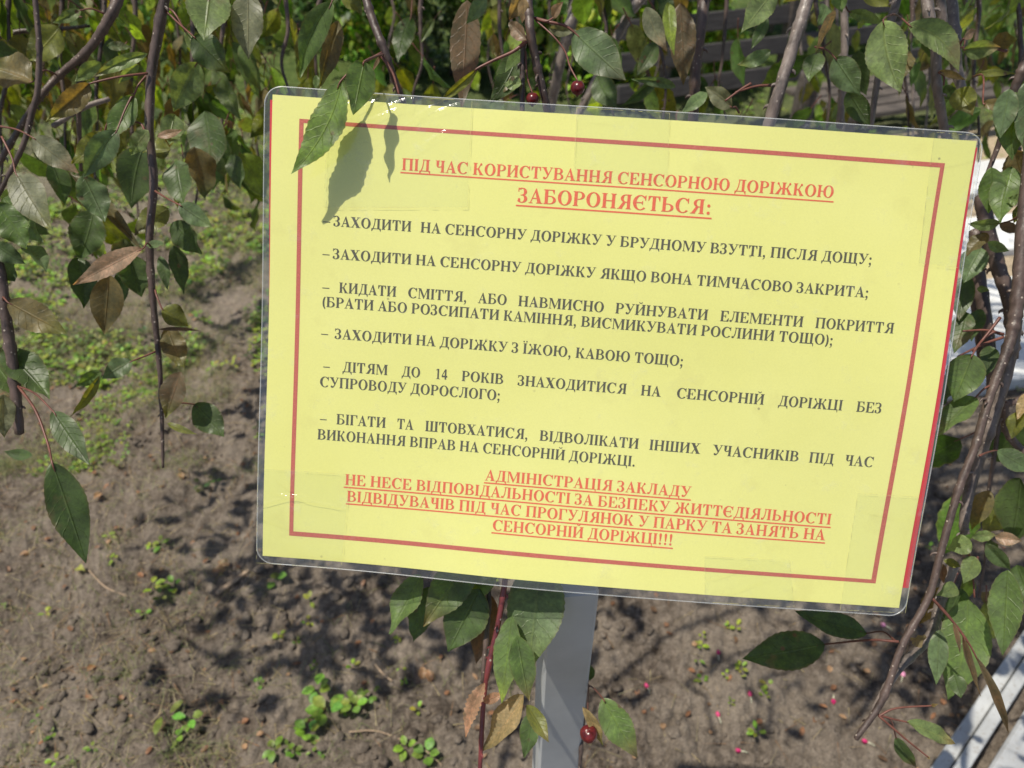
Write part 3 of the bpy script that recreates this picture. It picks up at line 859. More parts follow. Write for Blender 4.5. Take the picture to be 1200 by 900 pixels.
# clear tape over the pouch, crinkled
def tape(corners_px, seed, amp=0.0003, nu=70, nv=40, ridges=(), z=0.0013):
    c = [to_plane(*q) for q in corners_px]
    P, f = quad_grid(c, nu, nv)
    r = np.random.default_rng(seed)
    zz = (fbm(P[:, 0] * 90 + seed, P[:, 1] * 90, seed, 3) - 0.45) * amp
    for (q0, q1, wd, h) in ridges:
        a = np.array(to_plane(*q0)); b = np.array(to_plane(*q1)); d = b - a; L = np.linalg.norm(d); d /= L
        rel = P - a
        s = rel @ d; dist = np.abs(rel @ np.array([-d[1], d[0]]) + 0.0012 * np.sin(s * 120 + seed))
        zz += h * np.exp(-(dist / wd) ** 2) * np.exp(-np.clip(np.maximum(-s, s - L), 0, 1) / 0.004)
    V = np.hstack([P, zz[:, None]])
    o = sgn_link('clear_tape', V, f, M['tape'], z, sign, True)
    # grime gathers along the cut edges of the tape
    ev = []; ef = []
    rr_ = random.Random(seed)
    for k in range(4):
        a = np.array(c[k]); b = np.array(c[(k + 1) % 4]); d = (b - a); L = np.linalg.norm(d); d = d / L; nn = np.array([-d[1], d[0]])
        for i in range(24):
            if rr_.random() < .35: continue
            q0 = a + d * L * i / 24; q1 = a + d * L * (i + 1) / 24; hw = rr_.uniform(.00004, .00010); n0 = len(ev)
            for q in (q0 - nn * hw, q1 - nn * hw, q1 + nn * hw, q0 + nn * hw): ev.append((q[0], q[1], .0001))
            ef.append((n0, n0 + 1, n0 + 2, n0 + 3))
    e = sgn_link('tape_edge', np.array(ev), ef, M['grime'], z, o)
    return o
tape([(386, 107), (553, 118), (548, 243), (380, 243)], 3, 0.0005, 170, 130,
     [((436, 140), (466, 131), 0.0010, 0.0009), ((470, 150), (486, 143), 0.0009, 0.0008), ((500, 168), (520, 158), 0.0009, 0.0009), ((515, 130), (541, 124), 0.0010, 0.0009),
      ((455, 124), (478, 119), 0.0009, 0.0008), ((488, 136), (505, 128), 0.0009, 0.0008), ((420, 128), (440, 121), 0.0009, 0.0008), ((398, 126), (412, 122), 0.0009, 0.0007), ((480, 128), (484, 120), 0.0008, 0.0009)])
tape([(304, 548), (410, 556), (400, 666), (301.5, 658.5)], 8, 0.0004, 110, 110,
     [((333, 577), (360, 583), 0.0010, 0.0013), ((358, 583), (396, 595), 0.0010, 0.0014), ((303, 588), (345, 583), 0.0010, 0.0013), ((330, 562), (345, 575), 0.0009, 0.0009), ((305, 602), (330, 615), 0.0009, 0.0010)])
tape([(676, 126.5), (784, 133.5), (781, 215), (672, 209)], 12, 0.00015, 60, 50, [((690, 140), (720, 138), 0.0012, 0.0006)])
tape([(1096, 154.5), (1152, 159), (1127.5, 314), (1077, 308)], 21, 0.0003, 50, 70, [((1110, 187), (1140, 184), 0.0012, 0.0008)])
tape([(1005, 578), (1085, 583), (1062.5, 720), (985, 715)], 30, 0.0003, 60, 70, [((1020, 600), (1045, 604), 0.0012, 0.0010)])
tape([(825, 650), (925, 656), (930, 710.5), (825, 702.5)], 33, 0.0004, 60, 40, [((835, 672), (870, 664), 0.0012, 0.0010), ((850, 690), (880, 684), 0.0011, 0.0009)])

# post: square grey tube, plate on its back
def post():
    m, n, b = mat('grey_painted_steel')
    p = geo_pos(n)
    a = noise(n, 14, 5, 0.6, p); c = noise(n, 200, 4, 0.6, p)
    r = ramp(n, a.outputs[0], [(0.35, (0.40, 0.42, 0.425)), (0.65, (0.48, 0.50, 0.505))])
    sp = ramp(n, c.outputs[0], [(0.70, (0,) * 3), (0.76, (0.8,) * 3)])
    n.links.new(mixc(n, sp.outputs[0], r.outputs[0], (0.5, 0.52, 0.52)), b.inputs['Base Color'])
    b.inputs['Roughness'].default_value = 0.42
    bump(n, b, c.outputs[0], 0.12, 0.0006)
    M['post'] = m
    up = -pdir
    ax = Vector((math.cos(0.10), math.sin(0.10), 0)); ay = up.cross(ax).normalized(); ax = ay.cross(up).normalized()
    topc = post_top + up * 0.004
    foot = post_foot + pdir * 0.15
    Ltot = (topc - foot).length
    hw = 0.0187
    mb = MB()
    mb.box((topc + foot) / 2 + ay * 0.0, ax * hw, ay * hw, up * Ltot / 2, 0.0022)
    o = mb.build('post', m, None, (0, 0, 0))
    me = o.data
    me.transform(Matrix.Translation(-sign.location)); o.parent = sign
    # bracket plate behind the pouch
    mb = MB()
    c0 = SO + SR @ Vector((-0.012, -0.06, -0.007))
    mb.box(c0, SR @ Vector((0.018, 0, 0)), SR @ Vector((0, 0.0845, 0)), SR @ Vector((0, 0, 0.0015)), 0.0005)
    o = mb.build('bracket_plate', m, None); o.data.transform(Matrix.Translation(-sign.location)); o.parent = sign
post()

# ------------------------------------------------------------------ leaves
COL = dict(pale=(0.175, 0.250, 0.080), green=(0.092, 0.165, 0.028), dark=(0.040, 0.082, 0.011), olive=(0.155, 0.165, 0.010), brown=(0.14, 0.092, 0.028),  # olive partly stands in for the glow of leaves lit from behind
           tan=(0.40, 0.27, 0.14), pink=(0.36, 0.21, 0.16), grey=(0.165, 0.165, 0.11), redbrown=(0.115, 0.052, 0.030), salmon=(0.50, 0.25, 0.17),
           bluish=(0.100, 0.165, 0.068), lime=(0.24, 0.33, 0.03))

def leaf_vf(base, tip, width, n, fold=0.25, curl=0.0, bend=0.0, twist=0.0, wave=0.03, nv=22, nu=4, serr=0.035, shape=0.0, seed=0, col=(0.1, 0.15, 0.05), petiole=None, pr=0.0008, tipcol=None, hw_ratio=1.0):
    """blade from base to tip facing n; optional petiole joins base to a point on the twig"""
    base = np.array(base, float); tip = np.array(tip, float); n = np.array(n, float)
    ax = tip - base; L = np.linalg.norm(ax); t = ax / L
    n = n - t * n.dot(t); n /= np.linalg.norm(n) + 1e-12
    b = np.cross(t, n)
    r = np.random.default_rng(seed)
    v = np.linspace(0, 1, nv + 1)
    # ovate outline with a drawn-out tip
    hw = np.sin(math.pi * v ** (0.78 + shape)) ** 0.85
    hw = hw * (1 - 0.30 * np.clip((v - 0.62) / 0.38, 0, 1) ** 1.2)
    hw[0] = 0.02; hw[-1] = 0.015
    hw = hw * width / 2
    u = np.concatenate([np.linspace(-1, 0, nu + 1), np.linspace(0, 1, nu + 1)[1:]])
    nU = len(u)
    ph = r.random() * 6.28; fr = 1.6 + r.random() * 1.6
    P = np.zeros((nv + 1, nU, 3)); UV = np.zeros((nv + 1, nU, 3))
    for i in range(nv + 1):
        tw = twist * (v[i] - 0.3)
        nb = b * math.cos(tw) + n * math.sin(tw); nn = n * math.cos(tw) - b * math.sin(tw)
        cen = base + t * L * v[i] + n * (curl * L * 4 * v[i] * (1 - v[i])) + b * (bend * L * 4 * v[i] * (1 - v[i]))
        for j, uu in enumerate(u):
            side = hw_ratio if uu > 0 else 1.0
            w_ = hw[i] * side
            edge = abs(uu)
            s_ = 1.0
            if edge > 0.99 and 1 < i < nv - 1: s_ = 1 + serr * (1 if i % 2 else -1)
            fa = fold * (1 - 0.35 * edge)
            wv = wave * width * math.sin(v[i] * 6.28 * fr + ph + (1.5 if uu > 0 else 0)) * edge ** 2
            P[i, j] = cen + nb * (uu * w_ * s_ * math.cos(fa)) + nn * (edge * w_ * math.sin(fa) + wv)
            UV[i, j] = (uu, v[i], 0)
    V = P.reshape(-1, 3); UV = UV.reshape(-1, 3)
    i = np.arange(nv)[:, None] * nU + np.arange(nU - 1)[None, :]
    F = [tuple(q) for q in np.stack([i, i + nU, i + nU + 1, i + 1], -1).reshape(-1, 4).tolist()]
    TI = np.tile(np.array(col, float), (len(V), 1))
    if tipcol is not None:
        k = np.clip((UV[:, 1] - 0.55) / 0.45, 0, 1)[:, None] ** 1.2
        TI = TI * (1 - k) + np.array(tipcol) * k
    MI = [0] * len(F)
    if petiole is not None:
        pts = [np.array(q, float) for q in petiole] + [base, base + t * L * 0.10]
        if len(pts) == 3:
            mid = (pts[0] + base) / 2 + np.array([0, 0, 0.15 * np.linalg.norm(pts[0] - base)]) + (r.random(3) - 0.5) * 0.1 * np.linalg.norm(pts[0] - base)
            pts.insert(1, mid)
        rad = list(np.linspace(pr * 1.1, pr * 0.7, len(pts) - 1)) + [pr * 0.3]
        tv, tf = tube_vf(pts, rad, 6, 5)
        o = len(V)
        V = np.vstack([V, tv]); UV = np.vstack([UV, np.zeros((len(tv), 3))]); TI = np.vstack([TI, np.tile((0.2, 0.1, 0.08), (len(tv), 1))])
        F += [tuple(k + o for k in q) for q in tf]; MI += [1] * len(tf)
    return V, F, MI, TI, UV

TB = Vector((1.42, 1.25, 0.0))             # foot of the tree, just outside the frame on the right
HEAD = Vector((1.22, 1.12, 2.05))
tree = empty('crabapple_tree', TB, 'weeping crabapple tree whose hanging branches frame the yellow notice', 'tree')

def tree_mesh(name, V, F, mats, parent, origin, smooth=True, MI=None, TI=None, UV=None, porigin=None):
    V = np.asarray(V, float) - np.array(origin)
    me = mesh(name, V, F, smooth, MI, TI, UV)
    return link(name, me, mats, parent, Vector(origin) - Vector(porigin if porigin is not None else TB))

nleaf = 0
def hero(br, b, t, w, col, roll=0, fold=0.3, curl=0.0, bend=0.0, twist=0.0, stem=None, side=None, tipcol=None, dt=None, hwr=1.0, shape=0.0, wave=0.03, serr=0.035, nv=24, pr=0.0008, jit=True, under=False, sunf=0):
    """b=(px,py,depth) base, t=(px,py[,depth]) tip, w=width in photo pixels, stem=list of (px,py,depth) from the twig"""
    global nleaf
    nleaf += 1
    r = random.Random(nleaf * 13 + 1)
    d0 = b[2]; d1 = t[2] if len(t) > 2 else d0 + r.uniform(-0.012, 0.012)
    B = at(*b); T = at(t[0], t[1], d1)
    view = (CAM - (B + T) / 2).normalized()
    ax = (T - B).normalized()
    n = (view - ax * view.dot(ax)).normalized()
    if sunf: n = (view + SUN * sunf); n = (n - ax * n.dot(ax)).normalized()
    if jit:
        roll = roll + r.uniform(-34, 34); curl += r.uniform(-.07, .07); twist += r.uniform(-.7, .7); bend += r.uniform(-.05, .05); wave += r.uniform(0, .05); fold += r.uniform(-.1, .3)
    else:
        curl += r.uniform(-.03, .03); twist += r.uniform(-.3, .3); wave += r.uniform(0, .03)
    serr *= r.uniform(.3, .8)
    n = Matrix.Rotation(math.radians(roll), 3, ax) @ n
    if under: n = -n
    width = w / FPX * (d0 + d1) / 2 / max(0.45, abs(math.cos(math.radians(roll)))) 
    c = COL[col] if isinstance(col, str) else col
    k = r.uniform(0.88, 1.14); c = tuple(x * k for x in c)
    pet = [at(*q) for q in stem] if stem else None
    V, F, MI, TI, UV = leaf_vf(B, T, width, n, fold, curl, bend, twist, wave, nv, 4, serr, shape, nleaf, c, pet, pr, COL[tipcol] if isinstance(tipcol, str) else tipcol, hwr)
    return tree_mesh('leaf', V, F, [M['leaf'], M['petiole']], br, B, True, MI, TI, UV, TB)

nb = 0
def branch(pts, rad, m='twig', conn=False, label=None, knots=0.35, sides=9, name='branch'):
    """pts in (px, py, depth); rad in photo pixels; conn joins the top end to the crown outside the frame"""
    global nb
    nb += 1
    P = [at(*q) for q in pts]
    Rr = [r * q[2] / FPX for r, q in zip(rad, pts)]
    if conn:
        d = (P[0] - P[1]).normalized()
        seg = (P[0] - P[1]).length
        q1 = P[0] + d * seg; q2 = q1 + d * seg * 1.8 + Vector((0, 0, seg * .3)); q3 = q2 + d * seg * 3 + Vector((0, 0, seg * 1.6))
        top = q3 * 0.55 + HEAD * 0.45; top.z = max(HEAD.z + 0.18, q3.z + 0.35)
        pre = [HEAD + (top - HEAD) * 0.02, HEAD * 0.6 + top * 0.4 + Vector((0, 0, 0.1)), top, (top + q3) / 2 + Vector((0, 0, .04)), q3, q2, q1]
        P = pre + P
        r0 = Rr[0]
        Rr = [max(0.010, r0 * 2.4), max(0.008, r0 * 1.9), max(0.006, r0 * 1.5), r0 * 1.3, r0 * 1.2, r0 * 1.1, r0 * 1.05] + Rr
    V, F = tube_vf(P, Rr, sides, 9, 0.14, nb, knots)
    rb = random.Random(nb)
    V = [V]; base = len(V[0])
    n0 = len(P) - len(pts)
    for k in range(n0, len(P) - 1):
        for _ in range(rb.choice((0, 1, 1, 2))):
            t = rb.random(); q = P[k].lerp(P[k + 1], t); rr = Rr[k] * (1 - t) + Rr[k + 1] * t
            ax_ = (P[k + 1] - P[k]).normalized(); a = rb.uniform(0, 6.283)
            o_ = ax_.orthogonal().normalized(); o_ = Matrix.Rotation(a, 3, ax_) @ o_
            ln = rb.uniform(.0015, .0045) + rr * .15
            tv, tf = tube_vf([q + o_ * rr * .5, q + o_ * (rr + ln * .5) + ax_ * ln * .25, q + o_ * (rr + ln * .8) + ax_ * ln * .8], [rr * .35 + .0003, rr * .14 + .0005, .0004], 6, 3)
            V.append(tv); F += [tuple(i + base for i in f_) for f_ in tf]; base += len(tv)
    V = np.vstack(V)
    o = tree_mesh(name, V, F, [M[m]], tree, TB)
    if label: o['label'] = label
    return o

def berry(br, c, rpx, stem, col=(0.16, 0.012, 0.012)):
    P = at(*c); r = rpx / FPX * c[2]
    V = []; F = []
    nr, ns = 10, 14
    for i in range(nr + 1):
        a = math.pi * i / nr
        for k in range(ns):
            b_ = 2 * math.pi * k / ns
            rr = r * (1 + 0.03 * math.sin(3 * b_)) * (1 - 0.12 * math.exp(-(a / 0.35) ** 2) - 0.10 * math.exp(-((math.pi - a) / 0.3) ** 2))
            V.append(np.array(P) + rr * np.array([math.sin(a) * math.cos(b_), math.sin(a) * math.sin(b_), math.cos(a)]))
    for i in range(nr):
        for k in range(ns):
            a = i * ns + k; b_ = i * ns + (k + 1) % ns
            F.append((a, a + ns, b_ + ns, b_))
    MI = [0] * len(F)
    top = P + Vector((0, 0, r * 0.85))
    tv, tf = tube_vf([at(*q) for q in stem] + [top], [0.0006] * len(stem) + [0.0005], 6, 6)
    o = len(V); V += list(tv); F += [tuple(k + o for k in q) for q in tf]; MI += [1] * len(tf)
    # dried calyx
    cv, cf = tube_vf([P - Vector((0, 0, r * 0.8)), P - Vector((0, 0, r * 1.12))], [r * 0.16, r * 0.22], 6, 2)
    o = len(V); V += list(cv); F += [tuple(k + o for k in q) for q in cf]; MI += [1] * len(cf)
    return tree_mesh('berry', V, F, [M['berry'], M['petiole']], br, P, True, MI, None, None, TB)
m, n, b = mat('berry_skin')
bn = noise(n, 260, 3, 0.6, geo_pos(n))
n.links.new(ramp(n, bn.outputs[0], [(0.35, (0.055, 0.005, 0.008)), (0.7, (0.16, 0.018, 0.018))]).outputs[0], b.inputs['Base Color'])
b.inputs['Roughness'].default_value = 0.28
M['berry'] = m

# trunk and crown limbs outside the frame
V, F = tube_vf([TB + Vector((0, 0, -0.08)), TB + Vector((0, 0, 0.05)), TB + Vector((-0.04, 0, 0.7)), TB + Vector((-0.10, -0.06, 1.4)), HEAD + Vector((0, 0, 0.06))],
               [0.060, 0.048, 0.040, 0.038, 0.045], 14, 10, 0.12, 5)
tree_mesh('trunk', V, F, [M['limb']], tree, TB)

# ---- branches of the photograph
bL0 = branch([(40, -12, .62), (46, 55, .63), (44, 107, .64), (38, 130, .645), (28, 168, .65), (10, 206, .66), (-8, 240, .67)], [3.2, 3.2, 3.4, 3.6, 3.2, 2.8, 2.4], conn=True)
bL1 = branch([(142, -10, .68), (130, 18, .68), (105, 57, .69), (70, 88, .70), (50, 110, .70), (28, 142, .71), (4, 182, .72), (-16, 215, .73)], [6.5, 6, 5, 4.2, 3.8, 3.6, 3.4, 3.2], conn=True)
bL1b = branch([(105, 55, .69), (96, 78, .70), (92, 120, .72), (95, 200, .76)], [4.2, 3.6, 3, 2], knots=0.2)
bL2 = branch([(195, -12, .56), (183, 50, .57), (177, 90, .575), (175, 150, .58), (180, 215, .59), (175, 283, .60), (180, 360, .61), (187, 430, .62), (190, 500, .63), (191, 548, .635)],
             [6.2, 6, 5.6, 5.0, 4.8, 4.6, 3.8, 3.0, 2.2, 1.5], conn=True, knots=0.25)
bL3 = branch([(-14, 262, .56), (0, 322, .565), (8, 380, .57), (16, 440, .575), (23, 508, .58)], [6.5, 6.5, 6.2, 6.0, 5.2], conn=False, knots=0.3)
bL4 = branch([(-14, 46, .85), (22, 37, .85), (60, 35, .86), (110, 30, .88)], [3, 3, 2.5, 1.5])
bL5 = branch([(128, 116, .74), (98, 126, .73), (62, 148, .72)], [2.6, 3.2, 3.2], m='limb')
bA = branch([(426, -12, .50), (436, 22, .50), (450, 58, .50), (462, 92, .51), (474, 125, .53), (482, 170, .55)], [5.2, 5, 4.8, 4, 3.6, 3], conn=True)
bB = branch([(618, -12, .50), (620, 20, .50), (622, 40, .50), (630, 80, .51), (640, 122, .52), (650, 180, .54)], [5.8, 5.6, 5.4, 4.8, 4.6, 4.2], conn=True)
bB2 = branch([(616, 42, .505), (613, 60, .51), (612, 90, .515), (612, 125, .52), (611, 200, .53)], [3.4, 3, 3.2, 3, 2.6])
bB3 = branch([(760, -12, .95), (735, 20, .96), (715, 60, .97), (690, 110, .98), (670, 150, 1.0)], [6, 5.6, 5.2, 4.8, 4.4], m='limb', conn=True)
bB4 = branch([(680, -12, 1.1), (668, 30, 1.1), (655, 80, 1.12), (645, 130, 1.15)], [7, 6.5, 6, 5.6], m='limb', conn=True)
bC = branch([(826, -12, .72), (822, 30, .72), (816, 70, .73), (814, 110, .74), (812, 150, .76)], [7.2, 7, 6.6, 6.2, 6], conn=True)
bD = branch([(949, -12, .54), (940, 20, .54), (925, 68, .545), (912, 110, .55), (900, 150, .56), (880, 220, .58)], [8, 7.6, 7.4, 7.2, 7, 6], m='limb', conn=True, knots=0.15)
bE = branch([(988, -12, .75), (990, 40, .76), (988, 90, .77), (984, 150, .79)], [4.4, 4.4, 4, 3.8], m='limb', conn=True)
bE2 = branch([(1054, -12, .68), (1046, 18, .68), (1034, 60, .69), (1026, 110, .70), (1020, 150, .71)], [5.2, 5, 4.2, 3.6, 3.4], m='limb', conn=True)
bF = branch([(1085, -12, .62), (1089, 20, .62), (1096, 52, .63), (1098, 100, .64), (1103, 130, .65), (1108, 160, .66)], [7, 6.8, 6.2, 5.4, 5.2, 5], m='limb', conn=True)
bF2 = branch([(1100, -12, .63), (1104, 20, .635), (1107, 58, .64)], [6, 5.4, 4.2], m='limb', conn=True)
bF3 = branch([(1112, -12, .66), (1118, 50, .66), (1121, 80, .67), (1129, 112, .67)], [8, 7.4, 6.4, 5.2], m='limb', conn=True, label='cut limb with a pale end')
bG = branch([(1216, 40, .55), (1200, 78, .55), (1190, 102, .555), (1182, 130, .56), (1170, 170, .57), (1150, 220, .58)], [6.5, 6, 5.2, 4, 3.2, 2], conn=True)
bH = branch([(1208, 180, .53), (1201, 250, .53), (1196, 310, .53), (1190, 370, .53), (1182, 405, .53), (1165, 450, .53), (1153, 487, .53), (1143, 523, .53), (1123, 575, .53), (1103, 645, .53), (1088, 700, .53),
             (1057, 757, .53), (1034, 820, .53), (1003, 866, .53)], [8, 8, 8, 7, 6, 5.4, 5, 4.8, 4.5, 4.4, 4.4, 4.2, 4, 3.0], conn=True, knots=0.4)
bH2 = branch([(1190, 375, .56), (1180, 433, .57), (1160, 500, .58), (1138, 567, .59), (1130, 610, .59), (1131, 625, .59)], [8, 7.4, 7, 6.4, 5.6, 4.8], m='limb')
bH3 = branch([(1118, 660, .60), (1102, 705, .60), (1090, 745, .59), (1052, 786, .56), (1024, 832, .545)], [6.5, 6.2, 5.5, 4.6, 4.2], m='limb')
bI = branch([(1150, 230, .66), (1160, 280, .66), (1172, 320, .66), (1184, 360, .66), (1187, 420, .67)], [9, 8.6, 8.4, 8, 6])
bJ = branch([(1143, 270, .70), (1148, 330, .70), (1158, 395, .70), (1163, 450, .71), (1162, 500, .72)], [7.5, 7.5, 6.8, 6.2, 5])
bJ2 = branch([(1138, 330, .72), (1146, 380, .72), (1152, 440, .73)], [5.5, 5, 4])
bK = branch([(1215, 455, .60), (1192, 470, .60), (1178, 476, .60), (1179, 502, .605), (1190, 520, .61), (1212, 540, .61)], [4, 4, 4.5, 4.4, 4.6, 4])
bM = branch([(600, 560, .54), (594, 660, .53), (585, 725, .53), (575, 770, .53), (567, 820, .53), (562, 910, .53)], [3.6, 3.4, 3.3, 3.2, 3.0, 2.6], m='red_twig', label='thin wine-red twig')
bM2 = branch([(560, 560, .57), (572, 680, .56), (570, 745, .555), (565, 800, .55)], [3.2, 3.2, 3.2, 2.2])
bN = branch([(690, 600, .68), (690, 700, .68), (689, 760, .68), (686, 802, .68), (683, 850, .68), (679, 905, .68)], [3.4, 3.4, 3.2, 3, 2.6, 2.2])

# ---- leaves of the photograph: left side
h = hero
h(bL1, (95, 12, .66), (62, 27), 13, 'pale', stem=[(122, 16, .67)])
h(bL1, (70, 32, .74), (32, 72), 36, 'olive', stem=[(96, 20, .72)])
h(bL4, (-6, 58, .8), (27, 66), 26, 'dark')
h(bL0, (38, 96, .66), (-14, 78), 44, 'brown', tipcol='olive', stem=[(68, 88, .70)])
h(bL2, (105, 98, .555), (54, 142), 30, 'brown', fold=0.7, tipcol='olive', stem=[(173, 86, .57), (140, 90, .56)], pr=0.0009)
h(bL2, (118, 73, .60), (88, 96), 18, 'pale')
h(bL2, (173, 63, .57), (108, 91), 17, 'pale', fold=0.6, tipcol='brown')
h(bL1, (125, 54, .66), (155, 56), 11, 'bluish')
h(bL2, (162, 75, .60), (139, 98), 13, 'pale')
h(bL2, (157, 112, .57), (124, 168), 28, 'green', stem=[(174, 86, .575), (162, 100, .57)], fold=0.4)
h(bL2, (137, 153, .56), (98, 208), 32, 'bluish', stem=[(156, 110, .57), (146, 130, .565)], fold=0.35)
h(bL2, (97, 205, .58), (123, 260), 34, 'bluish')
h(bL0, (38, 161, .61), (92, 203), 30, 'grey', stem=[(0, 148, .62), (20, 152, .615)], tipcol='pink', jit=False)
h(bL0, (18, 202, .59), (60, 270), 40, 'grey', stem=[(2, 160, .60), (14, 185, .595)], tipcol='olive', jit=False, roll=12)
h(bL1, (110, 246, .64), (92, 306), 40, 'dark')
h(bL0, (60, 190, .68), (76, 240), 24, 'dark')
h(bL2, (81, 203, .60), (168, 296), 19, 'brown', fold=0.9, curl=0.04)
h(bL2, (122, 155, .60), (84, 192), 28, 'olive', stem=[(135, 140, .60)])
h(bL2, (174, 153, .57), (153, 182), 20, 'pale')
h(bL2, (200, 176, .60), (167, 178), 25, 'olive')
h(bL2, (205, 134, .585), (199, 170), 27, 'pale', fold=.2)
h(bL2, (184, 160, .575), (214, 152), 10, 'pink', fold=.5, serr=0)
h(bL2, (210, 240, .56), (249, 266), 25, 'bluish', stem=[(182, 224, .585), (195, 232, .57)], jit=False, roll=8, tipcol='pale')
h(bL2, (240, 130, .72), (246, 205), 42, 'dark')
h(bL2, (168, 172, .68), (154, 244), 46, 'dark')
h(bL2, (206, 188, .66), (216, 242), 32, 'dark', tipcol='green')
h(bL2, (228, 172, .70), (241, 234), 36, 'brown', tipcol='dark')
h(bL2, (203, 260, .62), (236, 298), 30, 'dark')
h(bL2, (197, 244, .62), (157, 277), 28, 'olive', tipcol='brown')
h(bL2, (271, 180, .8), (282, 222), 20, 'dark')
h(bL2, (247, -18, .54), (239, 47), 50, 'pale', fold=.18, jit=False, shape=-0.05)
h(bL2, (226, 42, .55), (269, 86), 38, 'dark', stem=[(192, 10, .565), (208, 26, .56)], roll=-15, tipcol='olive')
h(bL2, (217, 37, .56), (237, 72), 16, 'pale', fold=.5, stem=[(193, 8, .565)])
h(bL2, (231, 73, .57), (203, 131), 37, 'pale', stem=[(236, 60, .57)], jit=False, roll=-10, fold=0.35)
h(bA, (291, -12, .55), (291, 69), 37, 'grey', fold=.3, jit=False, roll=14, shape=0.06, tipcol='tan' if False else 'grey')
h(bA, (389, 2, .52), (352, 91), 31, 'green', stem=[(400, -14, .53)], bend=0.05, fold=.4)
h(bA, (397, 24, .53), (374, 104), 25, 'brown', tipcol='olive', fold=.5)
h(bA, (402, -8, .56), (424, 18), 22, 'olive')
h(bA, (371, 88, .6), (370, 106), 8, 'green')
# the two leaves hanging over the notice
h(bA, (401, 93, .452), (341, 204, .4565), 41, 'green', stem=[(447, 62, .495), (436, 68, .47), (420, 76, .455)], jit=False, sunf=0.6, fold=0.15, bend=-0.07, wave=0.04, nv=30, serr=0.05)
h(bA, (427, 72, .447), (414, 135, .444), 38, 'green', stem=[(449, 64, .495), (440, 66, .475)], jit=False, sunf=-0.38, fold=0.15, shape=-0.1, nv=28)
h(bA, (446, 64, .49), (436, 84), 5, 'redbrown', fold=.6, serr=0)
# top middle
h(bB, (548, 0, .62), (541, 128), 36, 'redbrown', fold=.15, jit=False, shape=-0.05)
h(bB, (569, -6, .6), (546, 28), 18, 'bluish')
h(bB, (614, -10, .5), (596, 24), 20, 'tan', serr=0, tipcol='redbrown')
h(bB, (614, -2, .495), (612, 27), 14, 'tan', serr=0, tipcol='pink')
h(bB, (617, 47, .495), (596, 26), 18, 'pink', fold=.4, serr=0, tipcol='redbrown')
h(bB, (560, 80, .50), (512, 122), 12, 'olive', fold=.8, stem=[(617, 48, .5), (602, 60, .5), (580, 70, .5)], pr=0.0012)
h(bB2, (609, 57, .53), (574, 122), 32, 'dark', bend=-0.1)
h(bB2, (612, 61, .52), (592, 85), 14, 'green')
h(bB2, (611, 98, .51), (590, 99), 16, 'pale', serr=0, shape=-0.1)
h(bB2, (598, 84, .53), (582, 114), 18, 'brown')
h(bB, (673, 38, .50), (733, 94), 46, 'bluish', stem=[(626, 21, .505), (645, 26, .50), (662, 30, .50)], jit=False, roll=-8, fold=.2, pr=0.001, shape=-0.03, tipcol='grey')
h(bB, (648, 21, .50), (660, 2), 12, 'pink', stem=[(627, 22, .505), (640, 25, .5)], serr=0)
h(bB, (643, 33, .52), (676, 36), 14, 'grey', fold=.4)
h(bB3, (757, 8, .62), (781, 60), 23, 'grey', tipcol='pink')
h(bB3, (783, 2, .65), (790, 65), 18, 'lime', fold=.5)
h(bC, (797, 4, .68), (801, 100), 32, 'redbrown', tipcol='brown')
h(bC, (792, 102, .66), (740, 93), 13, 'bluish', fold=.5)
h(bB3, (768, 50, .75), (745, 90), 22, 'dark')
h(bB3, (700, 88, .8), (722, 128), 30, 'dark')
h(bB3, (770, 92, .8), (728, 124), 16, 'dark', fold=.6)
h(bC, (828, 108, .60), (798, 133), 16, 'bluish', fold=.5)
h(bC, (858, 126, .60), (826, 102), 23, 'grey', stem=[(866, 132, .61)])
h(bD, (908, -12, .54), (869, 38), 31, 'pale', jit=False)
h(bD, (903, 60, .58), (864, 76), 18, 'bluish', tipcol='olive', roll=30)
h(bD, (900, 22, .60), (880, 58), 14, 'dark')
h(bE, (985, -16, .60), (987, 15), 19, 'green')
h(bE, (968, 6, .62), (957, 31), 18, 'bluish', shape=-0.1)
h(bE, (978, 12, .58), (956, 61), 12, 'tan', fold=.6, serr=0)
h(bE, (978, 67, .58), (1008, 112), 33, 'bluish', stem=[(955, 55, .6), (968, 58, .59)], jit=False, roll=10)
h(bE, (994, 106, .60), (1020, 148), 25, 'dark', roll=10)
h(bE, (960, 62, .66), (948, 96), 24, 'dark', tipcol='green')
h(bE, (1005, 60, .7), (1016, 112), 28, 'dark')
h(bE2, (994, 13, .60), (1036, 29), 14, 'pale', stem=[(984, 8, .61)])
h(bE2, (1005, 28, .6), (1013, 28), 10, 'lime', serr=0, shape=-.1)
h(bE2, (1035, 24, .56), (1056, 108), 47, 'pale', stem=[(1048, 17, .66), (1040, 19, .60)], jit=False, roll=8, fold=.3, bend=0.05, nv=28)
h(bE2, (1066, 60, .6), (1050, 100), 20, 'brown')
h(bE2, (1064, 28, .57), (1124, 84), 32, 'pale', stem=[(1045, 17, .66), (1052, 18, .6)], jit=False, roll=-25, fold=.4, bend=-0.14, nv=28)
h(bE2, (1010, -10, .7), (1044, 8), 20, 'olive')
h(bF3, (1129, 58, .60), (1173, 55), 23, 'pale', stem=[(1120, 55, .64)], tipcol='pink', fold=.4)
h(bF3, (1163, 50, .62), (1192, 46), 20, 'brown', tipcol='olive')
h(bF3, (1129, 46, .60), (1143, 35), 10, 'pink', serr=0, stem=[(1124, 54, .62)])
h(bF3, (1100, 83, .6), (1132, 94), 9, 'tan', fold=.6, serr=0)
h(bF3, (1142, 88, .62), (1190, 87), 9, 'olive', fold=.4)
h(bF3, (1120, 105, .64), (1140, 135), 28, 'olive', tipcol='brown')
